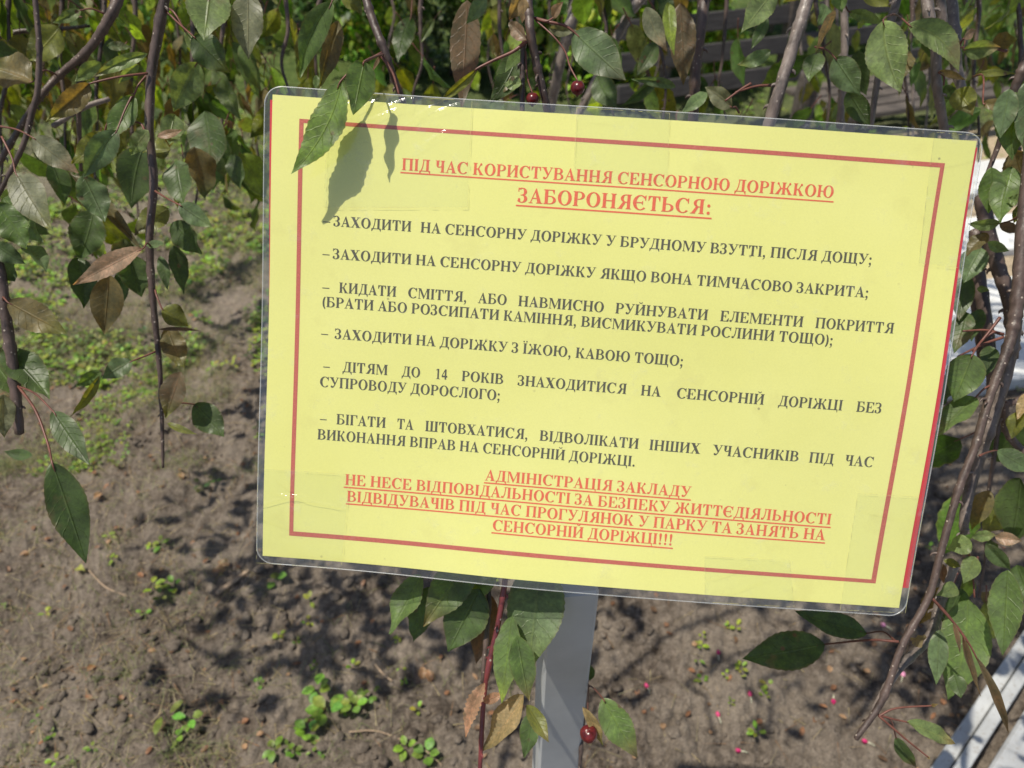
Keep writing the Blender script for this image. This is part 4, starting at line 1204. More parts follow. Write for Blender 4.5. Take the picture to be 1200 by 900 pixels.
h(bF, (1108, 100, .66), (1120, 120), 16, 'dark')
h(bG, (1152, 120, .56), (1186, 126), 14, 'brown', stem=[(1140, 90, .6)])
h(bG, (1183, 104, .53), (1172, 162), 26, 'bluish', jit=False)
h(bG, (1190, 108, .54), (1186, 188), 36, 'green')
h(bG, (1204, 95, .53), (1200, 180), 34, 'bluish')
h(bG, (1162, 196, .55), (1158, 250), 28, 'green')
h(bG, (1186, 196, .55), (1173, 262), 32, 'green', fold=.45)
h(bG, (1190, 175, .58), (1205, 220), 34, 'brown', tipcol='dark')
h(bH, (1193, 236, .54), (1180, 232), 14, 'pale', serr=0, shape=-.15)
h(bH, (1198, 240, .55), (1188, 262), 14, 'olive')
h(bH, (1172, 262, .56), (1134, 262), 14, 'pale', stem=[(1199, 250, .53), (1186, 258, .545)])
h(bH, (1158, 274, .58), (1132, 300), 18, 'brown')
h(bH, (1172, 262, .57), (1196, 274), 13, 'redbrown')
h(bI, (1157, 284, .62), (1183, 294), 13, 'pale', serr=0)
h(bI, (1150, 290, .64), (1129, 332), 30, 'bluish')
h(bI, (1133, 322, .66), (1124, 376), 26, 'dark')
h(bI, (1145, 338, .66), (1160, 340), 9, 'pale')
h(bI, (1132, 365, .66), (1118, 414), 26, 'dark')
h(bI, (1150, 362, .68), (1138, 400), 20, 'dark')
h(bH, (1140, 415, .52), (1118, 471), 41, 'green', stem=[(1166, 388, .53), (1152, 398, .53)], jit=False, roll=-10, fold=.18, shape=-.05)
h(bH, (1144, 465, .53), (1096, 512), 29, 'green', stem=[(1160, 452, .53)], jit=False, roll=30, fold=.45, tipcol='pale')
h(bH, (1160, 405, .56), (1156, 440), 22, 'dark')
h(bH, (1108, 440, .58), (1104, 475), 24, 'dark')
h(bK, (1168, 528, .55), (1210, 552), 25, 'bluish', stem=[(1148, 534, .53), (1158, 530, .54)])
h(bK, (1198, 482, .58), (1186, 514), 20, 'olive')
h(bK, (1205, 460, .58), (1192, 492), 15, 'tan', serr=0)
h(bK, (1196, 560, .60), (1183, 640), 40, 'dark', roll=10)
h(bK, (1160, 575, .62), (1138, 622), 24, 'brown', tipcol='olive')
h(bK, (1175, 590, .64), (1150, 628), 26, 'olive', tipcol='brown')
h(bH2, (1139, 636, .56), (1110, 644), 24, 'pale', shape=-.08)
h(bH2, (1142, 652, .56), (1129, 684), 21, 'pale', shape=-.1)
h(bH2, (1139, 629, .57), (1168, 627), 13, 'pale', tipcol='brown')
h(bH2, (1166, 629, .57), (1198, 634), 17, 'pink', tipcol='redbrown')
h(bH2, (1155, 637, .57), (1185, 669), 21, 'bluish', fold=.4)
h(bH2, (1106, 657, .58), (1126, 664), 11, 'olive')
h(bH2, (1103, 660, .57), (1106, 684), 11, 'redbrown')
h(bH2, (1122, 688, .57), (1097, 698), 18, 'pale', shape=-.1)
h(bH3, (1083, 750, .55), (1066, 748), 16, 'tan', serr=0, shape=-.15)
h(bK, (1181, 668, .54), (1175, 768), 36, 'green', jit=False, roll=14, fold=.3, tipcol='dark')
h(bK, (1192, 662, .55), (1212, 712), 32, 'dark')
h(bH3, (1134, 702, .58), (1111, 820), 54, 'green', jit=False, roll=-8, fold=.2, bend=-0.05)
h(bH3, (1128, 690, .6), (1108, 742), 30, 'dark')
h(bH3, (1101, 738, .56), (1097, 802), 22, 'bluish', jit=False)
h(bH3, (1118, 790, .55), (1126, 818), 20, 'dark', serr=0)
h(bH, (1128, 744, .53), (1149, 816), 12, 'redbrown', fold=1.0, serr=0, stem=[(1090, 699, .53), (1110, 720, .53)], pr=.001)
h(bH, (1144, 770, .53), (1182, 860), 13, 'redbrown', fold=1.0, serr=0, stem=[(1092, 701, .53), (1122, 735, .53), (1136, 755, .53)], curl=.03)
h(bH, (1117, 730, .53), (1125, 766), 8, 'redbrown', fold=1.0, serr=0)
h(bH, (1062, 846, .53), (1119, 872), 20, 'pale', stem=[(1030, 838, .53), (1048, 843, .53)], tipcol='tan', fold=.4)
h(bH, (1050, 864, .55), (1074, 900), 17, 'dark', tipcol='redbrown', stem=[(1030, 838, .53)])
h(bH, (1092, 827, .53), (1100, 825), 4, 'tan', serr=0, stem=[(1030, 839, .53), (1050, 830, .53)])
h(bH, (1086, 886, .53), (1090, 890), 3, 'tan', serr=0, stem=[(1030, 839, .53), (1060, 865, .53)])
h(bH, (967, 755, .61), (870, 772), 44, 'dark', stem=[(1053, 752, .53), (1020, 750, .54)], jit=False, roll=10, fold=.15, pr=.001)
h(bH, (1016, 742, .58), (932, 716), 30, 'dark', stem=[(1050, 752, .53)])
# under the notice
h(bM, (556, 650, .55), (496, 734, .54), 48, 'green', tipcol='brown', roll=10)
h(bM, (562, 690, .55), (525, 764), 52, 'dark', jit=False, roll=-10)
h(bM, (494, 674, .55), (456, 743), 34, 'green')
h(bM, (504, 688, .56), (484, 752), 34, 'dark')
h(bM, (584, 656, .55), (544, 708), 34, 'green', tipcol='lime')
h(bM, (574, 696, .58), (558, 778), 34, 'redbrown', jit=False)
h(bM, (634, 658, .545), (619, 787, .53), 68, 'bluish', jit=False, roll=4, fold=.16, shape=-0.02, nv=32, serr=.03, wave=.02, tipcol='pale')
h(bM, (600, 722, .53), (588, 824), 32, 'green', tipcol='lime', jit=False, roll=20)
h(bM, (606, 745, .52), (620, 822), 32, 'green', tipcol='brown', jit=False, roll=-20)
h(bM, (614, 814, .53), (567, 880), 32, 'tan', tipcol='brown', serr=0.02)
h(bM, (568, 800, .52), (546, 864), 20, 'salmon', serr=0.16, fold=.5)
h(bM, (566, 822, .52), (590, 812), 12, 'salmon', serr=0.1, fold=.4)
h(bM, (622, 836, .52), (614, 888), 24, 'dark', shape=-.1)
h(bM, (617, 826, .51), (643, 870), 19, 'olive', tipcol='brown', fold=.5)
h(bN, (706, 818, .55), (747, 888), 36, 'green', stem=[(686, 802, .68), (695, 806, .60)], tipcol='redbrown', jit=False, roll=14)
h(bN, (683, 828, .56), (706, 874), 15, 'tan', tipcol='olive', fold=.6)
h(bN, (691, 778, .62), (692, 798), 14, 'dark', serr=0)
# left edge and lower left
h(bL3, (-6, 238, .58), (32, 292), 40, 'green')
h(bL3, (4, 232, .60), (50, 284), 34, 'green', tipcol='bluish')
h(bL3, (-6, 286, .56), (30, 309), 24, 'dark')
h(bL3, (-6, 300, .57), (18, 330), 30, 'bluish', tipcol='dark')
h(bL3, (28, 288, .60), (54, 320), 22, 'bluish')
h(bL2, (168, 291, .56), (86, 334), 25, 'pink', stem=[(177, 289, .59)], fold=.55, jit=False, roll=20, tipcol='pink')
h(bL2, (128, 322, .60), (122, 392), 36, 'brown', tipcol='brown', jit=False)
h(bL2, (90, 302, .64), (98, 362), 32, 'dark')
h(bL2, (152, 298, .64), (166, 348), 34, 'dark')
h(bL2, (140, 318, .66), (139, 364), 18, 'dark')
h(bL2, (132, 285, .62), (160, 302), 26, 'dark')
h(bL2, (192, 286, .58), (170, 287), 10, 'bluish')
h(bL2, (204, 288, .62), (215, 345), 22, 'dark')
h(bL2, (188, 300, .60), (196, 340), 14, 'dark')
h(bL3, (9, 354, .55), (78, 391), 36, 'brown', tipcol='olive', stem=[(4, 352, .565)], jit=False, roll=10, fold=.2)
h(bL3, (4, 410, .58), (58, 468), 42, 'dark', tipcol='green')
h(bL3, (-10, 420, .59), (24, 470), 34, 'green')
h(bL3, (62, 482, .55), (105, 545), 29, 'dark', stem=[(21, 452, .575), (42, 462, .56)], jit=False, roll=10)
h(bL3, (4, 462, .57), (5, 513), 24, 'grey')
h(bL3, (38, 534, .57), (4, 529), 14, 'dark')
h(bL3, (61, 542, .54), (101, 660), 42, 'dark', stem=[(21, 452, .575), (42, 482, .56), (56, 520, .55)], jit=False, roll=-12, fold=.2, nv=28, pr=.001)
h(bL2, (190, 362, .60), (220, 382), 26, 'olive', stem=[(182, 340, .605)], shape=-.1)
h(bL2, (196, 384, .62), (216, 432), 28, 'brown', tipcol='olive')
h(bL2, (186, 386, .60), (236, 388), 5, 'redbrown', serr=0)
h(bL2, (212, 436, .62), (194, 490), 29, 'redbrown', tipcol='olive')
h(bL2, (228, 474, .64), (263, 512), 34, 'dark', stem=[(190, 480, .63)])
h(bL2, (196, 496, .62), (231, 509), 9, 'olive')
h(bL2, (155, 423, .60), (120, 444), 23, 'bluish', stem=[(182, 412, .61), (168, 418, .605)])
h(bL2, (119, 436, .61), (89, 452), 18, 'green')
h(bL2, (117, 440, .61), (82, 488), 12, 'olive', fold=.6)

berry(bN, (690, 860, .56), 10.5, [(690, 803, .66), (689, 822, .60), (689, 840, .57)])
berry(bB, (677, 103, .50), 8.5, [(628, 24, .505), (648, 42, .50), (662, 60, .50), (668, 78, .50)])
berry(bB, (624, 116, .515), 7.5, [(616, 60, .51), (618, 90, .513)])
for (x0, y0, x1, y1, d) in ((1172, 372, 1140, 412, .53), (1176, 392, 1128, 388, .54), (1176, 395, 1122, 418, .55), (1130, 632, 1142, 700, .57), (1176, 155, 1184, 130, .54), (1100, 84, 1106, 100, .6), (880, 98, 850, 118, .58), (905, 100, 862, 108, .58),
                            (446, 64, 468, 112, .497), (170, 155, 155, 142, .575), (1180, 60, 1120, 56, .62)):
    V, F = tube_vf([at(x0, y0, d), at((x0 + x1) / 2 + 3, (y0 + y1) / 2 - 3, d), at(x1, y1, d)], [0.0012, 0.0009, 0.0007], 6, 6)
    tree_mesh('leaf_stalk', V, F, [M['petiole']], bH if x0 > 1000 else bA, TB)
    
# ---- further twigs with their own leaves, behind those in front
LIBC = ['green', 'dark', 'lime', 'olive', 'pale', 'green', 'dark', 'olive', 'green', 'lime', 'green', 'brown']
LIB = []
for k in range(24):
    r = random.Random(k + 50)
    c = tuple(x * r.uniform(0.85, 1.15) for x in COL[LIBC[k % len(LIBC)]])
    V, F, MI, TI, UV = leaf_vf((0, 0, 0), (0, 0, -0.055), 0.055 * r.uniform(.32, .62), (0, -1, 0), r.uniform(.1, .7), r.uniform(-.10, .10), r.uniform(-.08, .08), r.uniform(-.6, .6), .05, 12, 3, .04, r.uniform(-.08, .05), k, c,
                               [(0.004, 0, 0.02)], 0.0007, COL[LIBC[(k * 5 + 3) % len(LIBC)]] if k % 3 == 0 else None)
    me = mesh('leaf', V, F, True, MI, TI, UV); me.materials.append(M['leaf']); me.materials.append(M['petiole'])
    LIB.append((me, V, F, MI, TI, UV))

stuffV, stuffF, stuffMI, stuffTI, stuffUV = [], [], [], [], []; soff = 0
def put_leaf(pos, rot, sc, br, as_part):
    global soff
    k = random.randrange(len(LIB))
    if as_part:
        o = bpy.data.objects.new('leaf', LIB[k][0]); C.objects.link(o); o.parent = br
        o.location = pos - TB; o.rotation_euler = rot; o.scale = (sc,) * 3
    else:
        me, V, F, MI, TI, UV = LIB[k]
        mm = np.array(rot.to_matrix()) * sc
        stuffV.append(V @ mm.T + np.array(pos)); stuffF.extend([tuple(i + soff for i in q) for q in F]); stuffMI.extend(MI); stuffTI.append(TI); stuffUV.append(UV); soff += len(V)

from mathutils import Euler
def hanging(px, py0, py1, d, nl, rad=2.6, m='twig', part=True, drift=0, conn=True, spread=1.0):
    r = random
    n = 6
    pts = []
    for k in range(n):
        t = k / (n - 1)
        pts.append((px + drift * t + r.uniform(-7, 7), py0 + (py1 - py0) * t, d + 0.05 * t))
    br = branch(pts, [rad * (1.2 - 0.8 * k / (n - 1)) for k in range(n)], m, conn=conn)
    P = catmull([at(*q) for q in pts], 8)
    for i in range(int(nl * 1.25) if part else nl):
        q = Vector(P[r.randrange(len(P))])
        a = r.uniform(0, 6.283)
        off = Vector((math.cos(a), math.sin(a), r.uniform(-0.8, 0.3))) * r.uniform(0.006, 0.028) * spread
        rot = Euler((r.uniform(-0.7, 0.7), r.uniform(-0.7, 0.7), a), 'XYZ')
        put_leaf(q + off, rot, r.uniform(0.5, 1.25), br, part)
    return br

for (px, y0, y1, d, nl, dr) in [(18, -40, 250, .82, 9, -20), (70, -40, 230, .95, 10, 12), (118, -40, 300, .85, 12, -10), (150, -40, 260, 1.05, 10, 10), (222, -40, 255, .80, 12, 12), (262, -40, 215, .90, 12, -8),
                                (292, -40, 210, 1.0, 10, 10), (330, -40, 150, .85, 8, 10), (370, -40, 140, .95, 7, 0), (500, -40, 150, .85, 7, -14), (585, -40, 150, .95, 6, 10), (700, -40, 140, .9, 6, 14),
                                (770, -40, 150, .85, 7, 10), (845, -40, 140, 1.0, 5, 0), (960, -40, 150, .9, 6, 8), (1062, -40, 160, .85, 6, 6), (1140, -40, 190, .9, 5, 10), (1190, -40, 250, .80, 7, 10),
                                (1172, 470, 700, .72, 7, -20)]:
    hanging(px, y0, y1, d, nl if d < .84 else int(nl * (2.4 if px < 320 else 1.4)), part=d < .84, drift=dr, conn=y0 < 0)
# deeper foliage of the same crown
for k in range(28):
    px = random.uniform(-40, 330); d = random.uniform(1.1, 1.9)
    hb = random.uniform(40, 215)
    hanging(px, -60, hb, d, 34, rad=2.0, part=False, drift=random.uniform(-20, 20), spread=2.2)
for k in range(7):
    px = random.uniform(330, 860); d = random.uniform(1.2, 1.9)
    hanging(px, -60, random.uniform(60, 150), d, 16, rad=1.8, part=False, drift=random.uniform(-20, 20), spread=2.0)
for k in range(9):
    px = random.uniform(860, 1230); d = random.uniform(1.1, 1.7)
    hanging(px, -60, random.uniform(90, 230), d, 14, rad=2.2, part=False, drift=random.uniform(-20, 20), spread=2.0, m='limb')
# crown leaves added above the frame, unseen, to dapple the ground
for k in range(900):
    a = random.uniform(0, 6.283); rr = random.uniform(0.1, 1.0) ** 0.6
    p = Vector((0.35 + 1.55 * rr * math.cos(a), 1.75 + 1.0 * rr * math.sin(a), random.uniform(1.55, 2.3)))
    put_leaf(p, Euler((random.uniform(-.9, .9), random.uniform(-.9, .9), random.uniform(0, 6.28))), random.uniform(.9, 1.3), None, False)
def shade_cluster(c, rad, n):
    for k in range(n):
        g = lambda: max(-1.5, min(1.5, random.gauss(0, 1)))
        p = Vector(c) + Vector((g(), g(), g())) * rad
        rel = p - CAM; dd = -rel.dot(BACK)
        if dd > 0 and dd < 1.2:
            qx = 600 + FPX * rel.dot(RIGHT) / dd; qy = 450 - FPX * rel.dot(UP) / dd
            if -70 < qx < 1270 and -70 < qy < 970: continue
        put_leaf(p, Euler((random.uniform(-1.1, 1.1), random.uniform(-1.1, 1.1), random.uniform(0, 6.28))), random.uniform(.9, 1.3), None, False)
# unseen leaf clusters, added outside the frame to throw broken shade
SHADE_CLUSTERS = [((0.62, 0.60, 0.72), 0.085, 26), ((0.58, 0.52, 0.92), 0.08, 24), ((0.78, 0.72, 0.85), 0.10, 26), ((-0.78, 0.84, 1.00), 0.14, 60), ((-0.95, 1.05, 1.05), 0.14, 40),
          ((-0.62, 0.95, 1.36), 0.13, 70), ((-0.86, 0.90, 1.36), 0.17, 190), ((-0.92, 0.72, 1.30), 0.13, 60), ((-0.70, 0.74, 1.42), 0.12, 60), ((-0.34, 0.80, 1.46), 0.11, 45),
          ((0.02, 0.68, 1.62), 0.11, 75), ((0.22, 0.66, 1.62), 0.11, 75), ((0.38, 0.80, 1.60), 0.12, 70), ((0.12, 0.94, 1.66), 0.13, 80), ((0.30, 1.02, 1.66), 0.12, 60)]
for c_, r_, n_ in SHADE_CLUSTERS:
    shade_cluster(c_, r_, n_)
    c_ = Vector(c_); up_ = Vector((c_.x * .75 + HEAD.x * .25, c_.y * .8 + HEAD.y * .2, max(1.75, c_.z + .35)))
    mid_ = up_.lerp(HEAD, .5) + Vector((0, 0, .15))
    V, F = tube_vf([HEAD, mid_, up_, c_ + Vector((0, 0, .1)), c_ - Vector((0, 0, .14))], [.009, .0065, .0045, .003, .0018], 7, 8, .12, int(c_.x * 100) + 300, .3)
    tree_mesh('branch', V, F, [M['twig']], tree, TB)  # added stem that carries the unseen shade leaves
fo = tree_mesh('foliage', np.vstack(stuffV), stuffF, [M['leaf'], M['petiole']], tree, TB, True, stuffMI, np.vstack(stuffTI), np.vstack(stuffUV))
fo['kind'] = 'stuff'

# ------------------------------------------------------------------ ground cover
def tiny_leaf(L, W, tiltup, yaw, origin, r):
    """a small blade as 6 triangles/quads; returns verts, faces, uv"""
    t = np.array([math.cos(yaw) * math.cos(tiltup), math.sin(yaw) * math.cos(tiltup), math.sin(tiltup)])
    b = np.array([-math.sin(yaw), math.cos(yaw), 0]); n = np.cross(t, b) * -1
    n = np.cross(t, b)
    prof = [(0, .08), (.25, .8), (.55, 1.0), (.8, .72), (1, .06)]
    V = []; UV = []
    for s, w_ in prof:
        droop = -0.25 * L * s * s
        for u in (-1, 0, 1):
            p = origin + t * L * s + b * (u * w_ * W / 2) + n * (abs(u) * w_ * W * 0.12) + np.array([0, 0, droop])
            V.append(p); UV.append((u, s, 0))
    F = []
    for i in range(4):
        for j in range(2):
            a = i * 3 + j; F.append((a, a + 3, a + 4, a + 1))
    return V, F, UV

class LeafHeap:
    def __init__(s): s.v = []; s.f = []; s.uv = []; s.t = []
    def add(s, V, F, UV, col):
        o = len(s.v); s.v += list(V); s.f += [tuple(i + o for i in q) for q in F]; s.uv += UV; s.t += [col] * len(V)
    def plant(s, pos, size, nl, col, r, rise=0.01, wr=0.6):
        a0 = r.uniform(0, 6.28)
        for k in range(nl):
            ya = a0 + k * 2.4 + r.uniform(-.4, .4)
            org = np.array([pos[0], pos[1], pos[2] + rise * r.uniform(.3, 1.2)]) + np.array([math.cos(ya), math.sin(ya), 0]) * size * 0.25
            c = tuple(x * r.uniform(.75, 1.25) for x in col)
            V, F, UV = tiny_leaf(size * r.uniform(.7, 1.2), size * wr * r.uniform(.8, 1.1), r.uniform(0.0, 0.9), ya, org, r)
            s.add(V, F, UV, c)
    def blade(s, pos, L, W, yaw, lean, col, flat=False):
        d = np.array([math.cos(yaw), math.sin(yaw), 0]); b = np.array([-d[1], d[0], 0])
        V = []; UV = []
        for i, q in enumerate((0, .4, .75, 1)):
            p = np.array(pos) + d * (L * q * (lean * (0.5 + q))) + np.array([0, 0, 1]) * (L * q * (1 - lean * q) * (0.08 if flat else 0.9))
            w_ = W * (1 - q * .85)
            V += [p - b * w_ / 2, p + b * w_ / 2]; UV += [(-1, q, 0), (1, q, 0)]
        F = [(0, 1, 3, 2), (2, 3, 5, 4), (4, 5, 7, 6)]
        s.add(V, F, UV, col)
    def build(s, name, m, parent=None, loc=(0, 0, 0)):
        me = mesh(name, np.array(s.v) - np.array(loc), s.f, True, None, np.array(s.t), s.uv)
        return link(name, me, m, parent, loc)

r = random.Random(5)
G1 = LeafHeap()
LIME, MID, DK = (0.27, 0.38, 0.05), (0.14, 0.24, 0.035), (0.055, 0.10, 0.025)
def zz(p): return Vector(p) if abs(p.z) > 1e-12 else Vector((p.x, p.y, gz(p.x, p.y)))
pts = []
def scatter(n, x0, x1, y0, y1, f):
    k = 0; buf = []
    while k < n:
        if not buf:
            qs = [gr(r.uniform(x0, x1), r.uniform(y0, y1)) for _ in range(600)]
            hz = soil_h(np.array([q.x for q in qs]), np.array([q.y for q in qs]))
            buf = [Vector((q.x, q.y, float(z) + 1e-9)) for q, z in zip(qs, hz)]
        p = buf.pop()
        # uniform over the ground rather than over the picture
        wgt = min(1, ((p - CAM).length / 4.0) ** 2 * 1.2)
        if r.random() > wgt: continue
        q = f(p)
        if q: k += 1
DG = {}
def dens(p, s=31, f=3.1):
    if (s, f) not in DG:
        gx, gy = np.meshgrid(np.arange(-8, 8, .025), np.arange(0, 9, .025))
        DG[(s, f)] = fbm(gx * f, gy * f, s, 3)
    g = DG[(s, f)]
    return float(g[min(max(int(p.y / .025), 0), g.shape[0] - 1), min(max(int((p.x + 8) / .025), 0), g.shape[1] - 1)])
def weed_at(p):
    dv = dens(p)
    if dv < 0.38 + r.uniform(-.06, .06): return False
    p = zz(p); c = r.choice([LIME, LIME, MID, MID, DK, (0.24, 0.30, 0.09)])
    G1.plant(p, r.uniform(.008, .023), r.randint(3, 7), c, r, 0.015, r.choice((.35, .5, .65)))
    return True
def weed_thin(p):
    if dens(p, 31, 5) < 0.50: return False
    p = zz(p); G1.plant(p, r.uniform(.007, .014), r.randint(2, 5), r.choice([LIME, MID]), r, 0.008)
    return True
scatter(2900, -60, 330, 130, 450, weed_at)
scatter(1500, 280, 1260, -10, 200, weed_at)
scatter(400, 300, 1260, 200, 620, weed_at)
scatter(260, -40, 420, 430, 560, weed_thin)
scatter(60, -40, 1100, 560, 900, weed_thin)
tag(G1.build('ground_weeds', M['weed']), 'low green weeds covering the soil behind the left branches', kind='stuff')

G2 = LeafHeap()
def tuft(p, n=14, L=.05, col=None):
    p = zz(p)
    for k in range(n):
        c = col or r.choice([(0.20, 0.22, 0.07), (0.30, 0.26, 0.13), (0.12, 0.17, 0.04)])
        G2.blade((p.x + r.gauss(0, .012), p.y + r.gauss(0, .012), p.z), L * r.uniform(.4, 1.3), .0013, r.uniform(0, 6.28), r.uniform(.3, 1.0), c)
    return True
def far_tuft(p):
    if dens(p, 77, 2.2) < 0.42: return False
    return tuft(p, 9, .045)
scatter(1500, -60, 330, 110, 560, far_tuft)
scatter(300, 300, 1260, -10, 300, far_tuft)
def small_tuft(p): return tuft(p, r.randint(2, 6), r.uniform(.018, .04))
scatter(420, -60, 260, 480, 910, small_tuft)
scatter(60, 260, 620, 640, 910, small_tuft)
for (px, py, n_, L) in [(140, 640, 14, .05), (165, 760, 10, .035), (60, 600, 16, .05), (30, 540, 14, .05), (20, 640, 12, .04), (215, 880, 18, .05), (195, 870, 14, .05), (150, 790, 12, .03), (10, 800, 14, .03), (35, 870, 14, .035),
                        (265, 870, 12, .04), (240, 895, 16, .04), (300, 810, 7, .03), (160, 720, 10, .03), (400, 890, 8, .03), (70, 560, 12, .05), (200, 735, 6, .03), (1075, 505, 12, .05), (1100, 520, 10, .05)]:
    for q in range(3): tuft(gr(px + r.uniform(-10, 10), py + r.uniform(-6, 6)), n_ // 2, L)
tag(G2.build('grass_blades', M['weed']), 'thin dry and green grass blades on the soil', kind='stuff')

# straw, bark crumbs and other litter
G3 = LeafHeap()
def straw(p):
    p = zz(p)
    c = r.choice([(0.42, 0.33, 0.20), (0.30, 0.20, 0.12), (0.36, 0.30, 0.2), (0.30, 0.14, 0.08)])
    G3.blade((p.x, p.y, p.z + .003), r.uniform(.010, .045), r.uniform(.0010, .0024), r.uniform(0, 6.28), r.uniform(.7, 1.0), c, True)
    return True
scatter(1700, -60, 330, 400, 900, straw); scatter(420, 300, 1150, 600, 900, straw); scatter(500, -60, 330, 150, 420, straw)
def chip(p):
    p = zz(p)
    c = r.choice([(0.30, 0.15, 0.08), (0.22, 0.12, 0.07), (0.38, 0.24, 0.14), (0.16, 0.10, 0.06)])
    V, F, UV = tiny_leaf(r.uniform(.006, .018), r.uniform(.005, .011), r.uniform(-.1, .5), r.uniform(0, 6.28), np.array(p) + np.array([0, 0, .004]), r)
    G3.add(V, F, UV, c); return True
scatter(420, -60, 1150, 420, 900, chip)
scatter(150, -60, 330, 200, 420, chip)
tag(G3.build('ground_litter', M['weed']), 'straw, bark crumbs and dry leaf bits on the soil', kind='stuff')

# loose clods and pebbles
def blob(c, s, seed, seg=(6, 9)):
    q = np.random.default_rng(seed)
    nr, ns = seg
    ph = q.random(6) * 6.28
    V = []
    sx, sy, sz = s * q.uniform(.8, 1.3), s * q.uniform(.7, 1.1), s * q.uniform(.5, .8)
    yaw = q.random() * 6.28
    for i in range(nr + 1):
        a = math.pi * i / nr
        for k in range(ns):
            b_ = 6.2832 * k / ns
            rr = 1 + .16 * math.sin(2 * b_ + ph[0] + a) + .12 * math.sin(3 * a + ph[1]) * math.cos(b_ + ph[2]) + .10 * (q.random() - .5)
            x, y, z = rr * sx * math.sin(a) * math.cos(b_), rr * sy * math.sin(a) * math.sin(b_), rr * sz * math.cos(a)
            V.append((c[0] + x * math.cos(yaw) - y * math.sin(yaw), c[1] + x * math.sin(yaw) + y * math.cos(yaw), c[2] + z))
    F = []
    for i in range(nr):
        for k in range(ns):
            a = i * ns + k; b_ = i * ns + (k + 1) % ns; F.append((a, a + ns, b_ + ns, b_))
    return V, F
mb = MB(); sd = [0]
def clod(p):
    if dens(p, 12, 2.5) < .42: return False
    p = zz(p); sd[0] += 1
    s = .0018 + .010 * r.random() ** 5
    V, F = blob((p.x, p.y, p.z + s * .25), s, sd[0]); mb.add(V, F); return True
scatter(2600, -60, 1150, 470, 900, clod)
scatter(500, 600, 1250, 300, 760, clod)
tag(mb.build('soil_clods', M['soil'], smooth=True), 'small loose soil clods lying on the dug bed', kind='stuff')

# separate little plants one can point to
def weed_thing(px, py, size, nl, col, label, rise=.012, wr=.62, extra=0):
    p = gp(px, py)
    root = empty('weed_plant', p, label, 'weed', 'small weeds sprouting from the soil')
    H = LeafHeap(); rr_ = random.Random(int(px * 7 + py))
    H.plant((0, 0, 0), size, nl, col, rr_, rise, wr)
    for e in range(extra):
        a = rr_.uniform(0, 6.28); q = size * 1.6
        H.plant((math.cos(a) * q, math.sin(a) * q, 0.002), size * .8, max(3, nl - 1), col, rr_, rise, wr)
    H.build('leaves', M['weed'], root)
    V, F = tube_vf([(0, 0, -0.01), (0.001, 0, rise * .5), (0, .001, rise)], [.0012, .001, .0008], 5, 3)
    link('stalk', mesh('stalk', V, F, True), M['stalk'], root)
M['stalk'] = simple('weed_stalk', (0.16, 0.20, 0.07), 0.6)
BR = (0.18, 0.32, 0.045)
for a in [(385, 838, .028, 7, BR, 'largest bright green round-leaved weed, below the left end of the notice', .02, .75, 3),
          (418, 822, .018, 5, MID, 'darker leafy sprig directly right of the largest round-leaved weed', .02, .6, 1),
          (500, 886, .022, 5, BR, 'bright green weed at the bottom edge left of the red twig', .012, .8, 1),
          (322, 880, .018, 5, MID, 'small green weed at the bottom edge below the largest round-leaved weed', .01, .7, 0),
          (345, 884, .014, 5, MID, 'smallest weed at the bottom edge, right beside another small weed', .01, .7, 0),
          (225, 848, .022, 4, BR, 'yellow-green weed with rounded leaves near the grass tuft, bottom left', .02, .75, 1),
          (195, 842, .034, 2, MID, 'upright single-bladed green sprout left of the yellow-green weed', .03, .4, 0),
          (205, 690, .020, 5, MID, 'green weed on the left soil below the long dark hanging leaf', .015, .6, 1),
          (182, 692, .020, 4, LIME, 'lime weed touching the green weed below the hanging leaf', .015, .6, 0),
          (170, 722, .016, 4, LIME, 'tiny lime sprout just under the pair of weeds on the left soil', .01, .5, 0),
          (190, 640, .018, 5, MID, 'green sprout above the pair of weeds on the left soil', .015, .6, 0),
          (324, 682, .020, 3, MID, 'green weed just under the lower left corner of the notice', .012, .9, 0),
          (364, 708, .018, 3, LIME, 'pale green leaf sprout under the bottom edge of the notice', .02, .6, 0),
          (328, 748, .013, 4, LIME, 'tiny lime sprout on bare soil below the notice corner', .01, .7, 0),
          (305, 803, .012, 4, MID, 'tiny green sprout on bare soil left of the largest round-leaved weed', .01, .7, 0),
          (238, 575, .018, 5, DK, 'dark green weed in the shade beside the thin hanging branch tip', .02, .6, 1),
          (885, 862, .016, 6, BR, 'bright green tuft on the soil among the pink fallen blossoms', .01, .5, 0),
          (490, 834, .012, 3, LIME, 'small lime sprout left of the red twig', .01, .7, 0)]:
    weed_thing(*a)

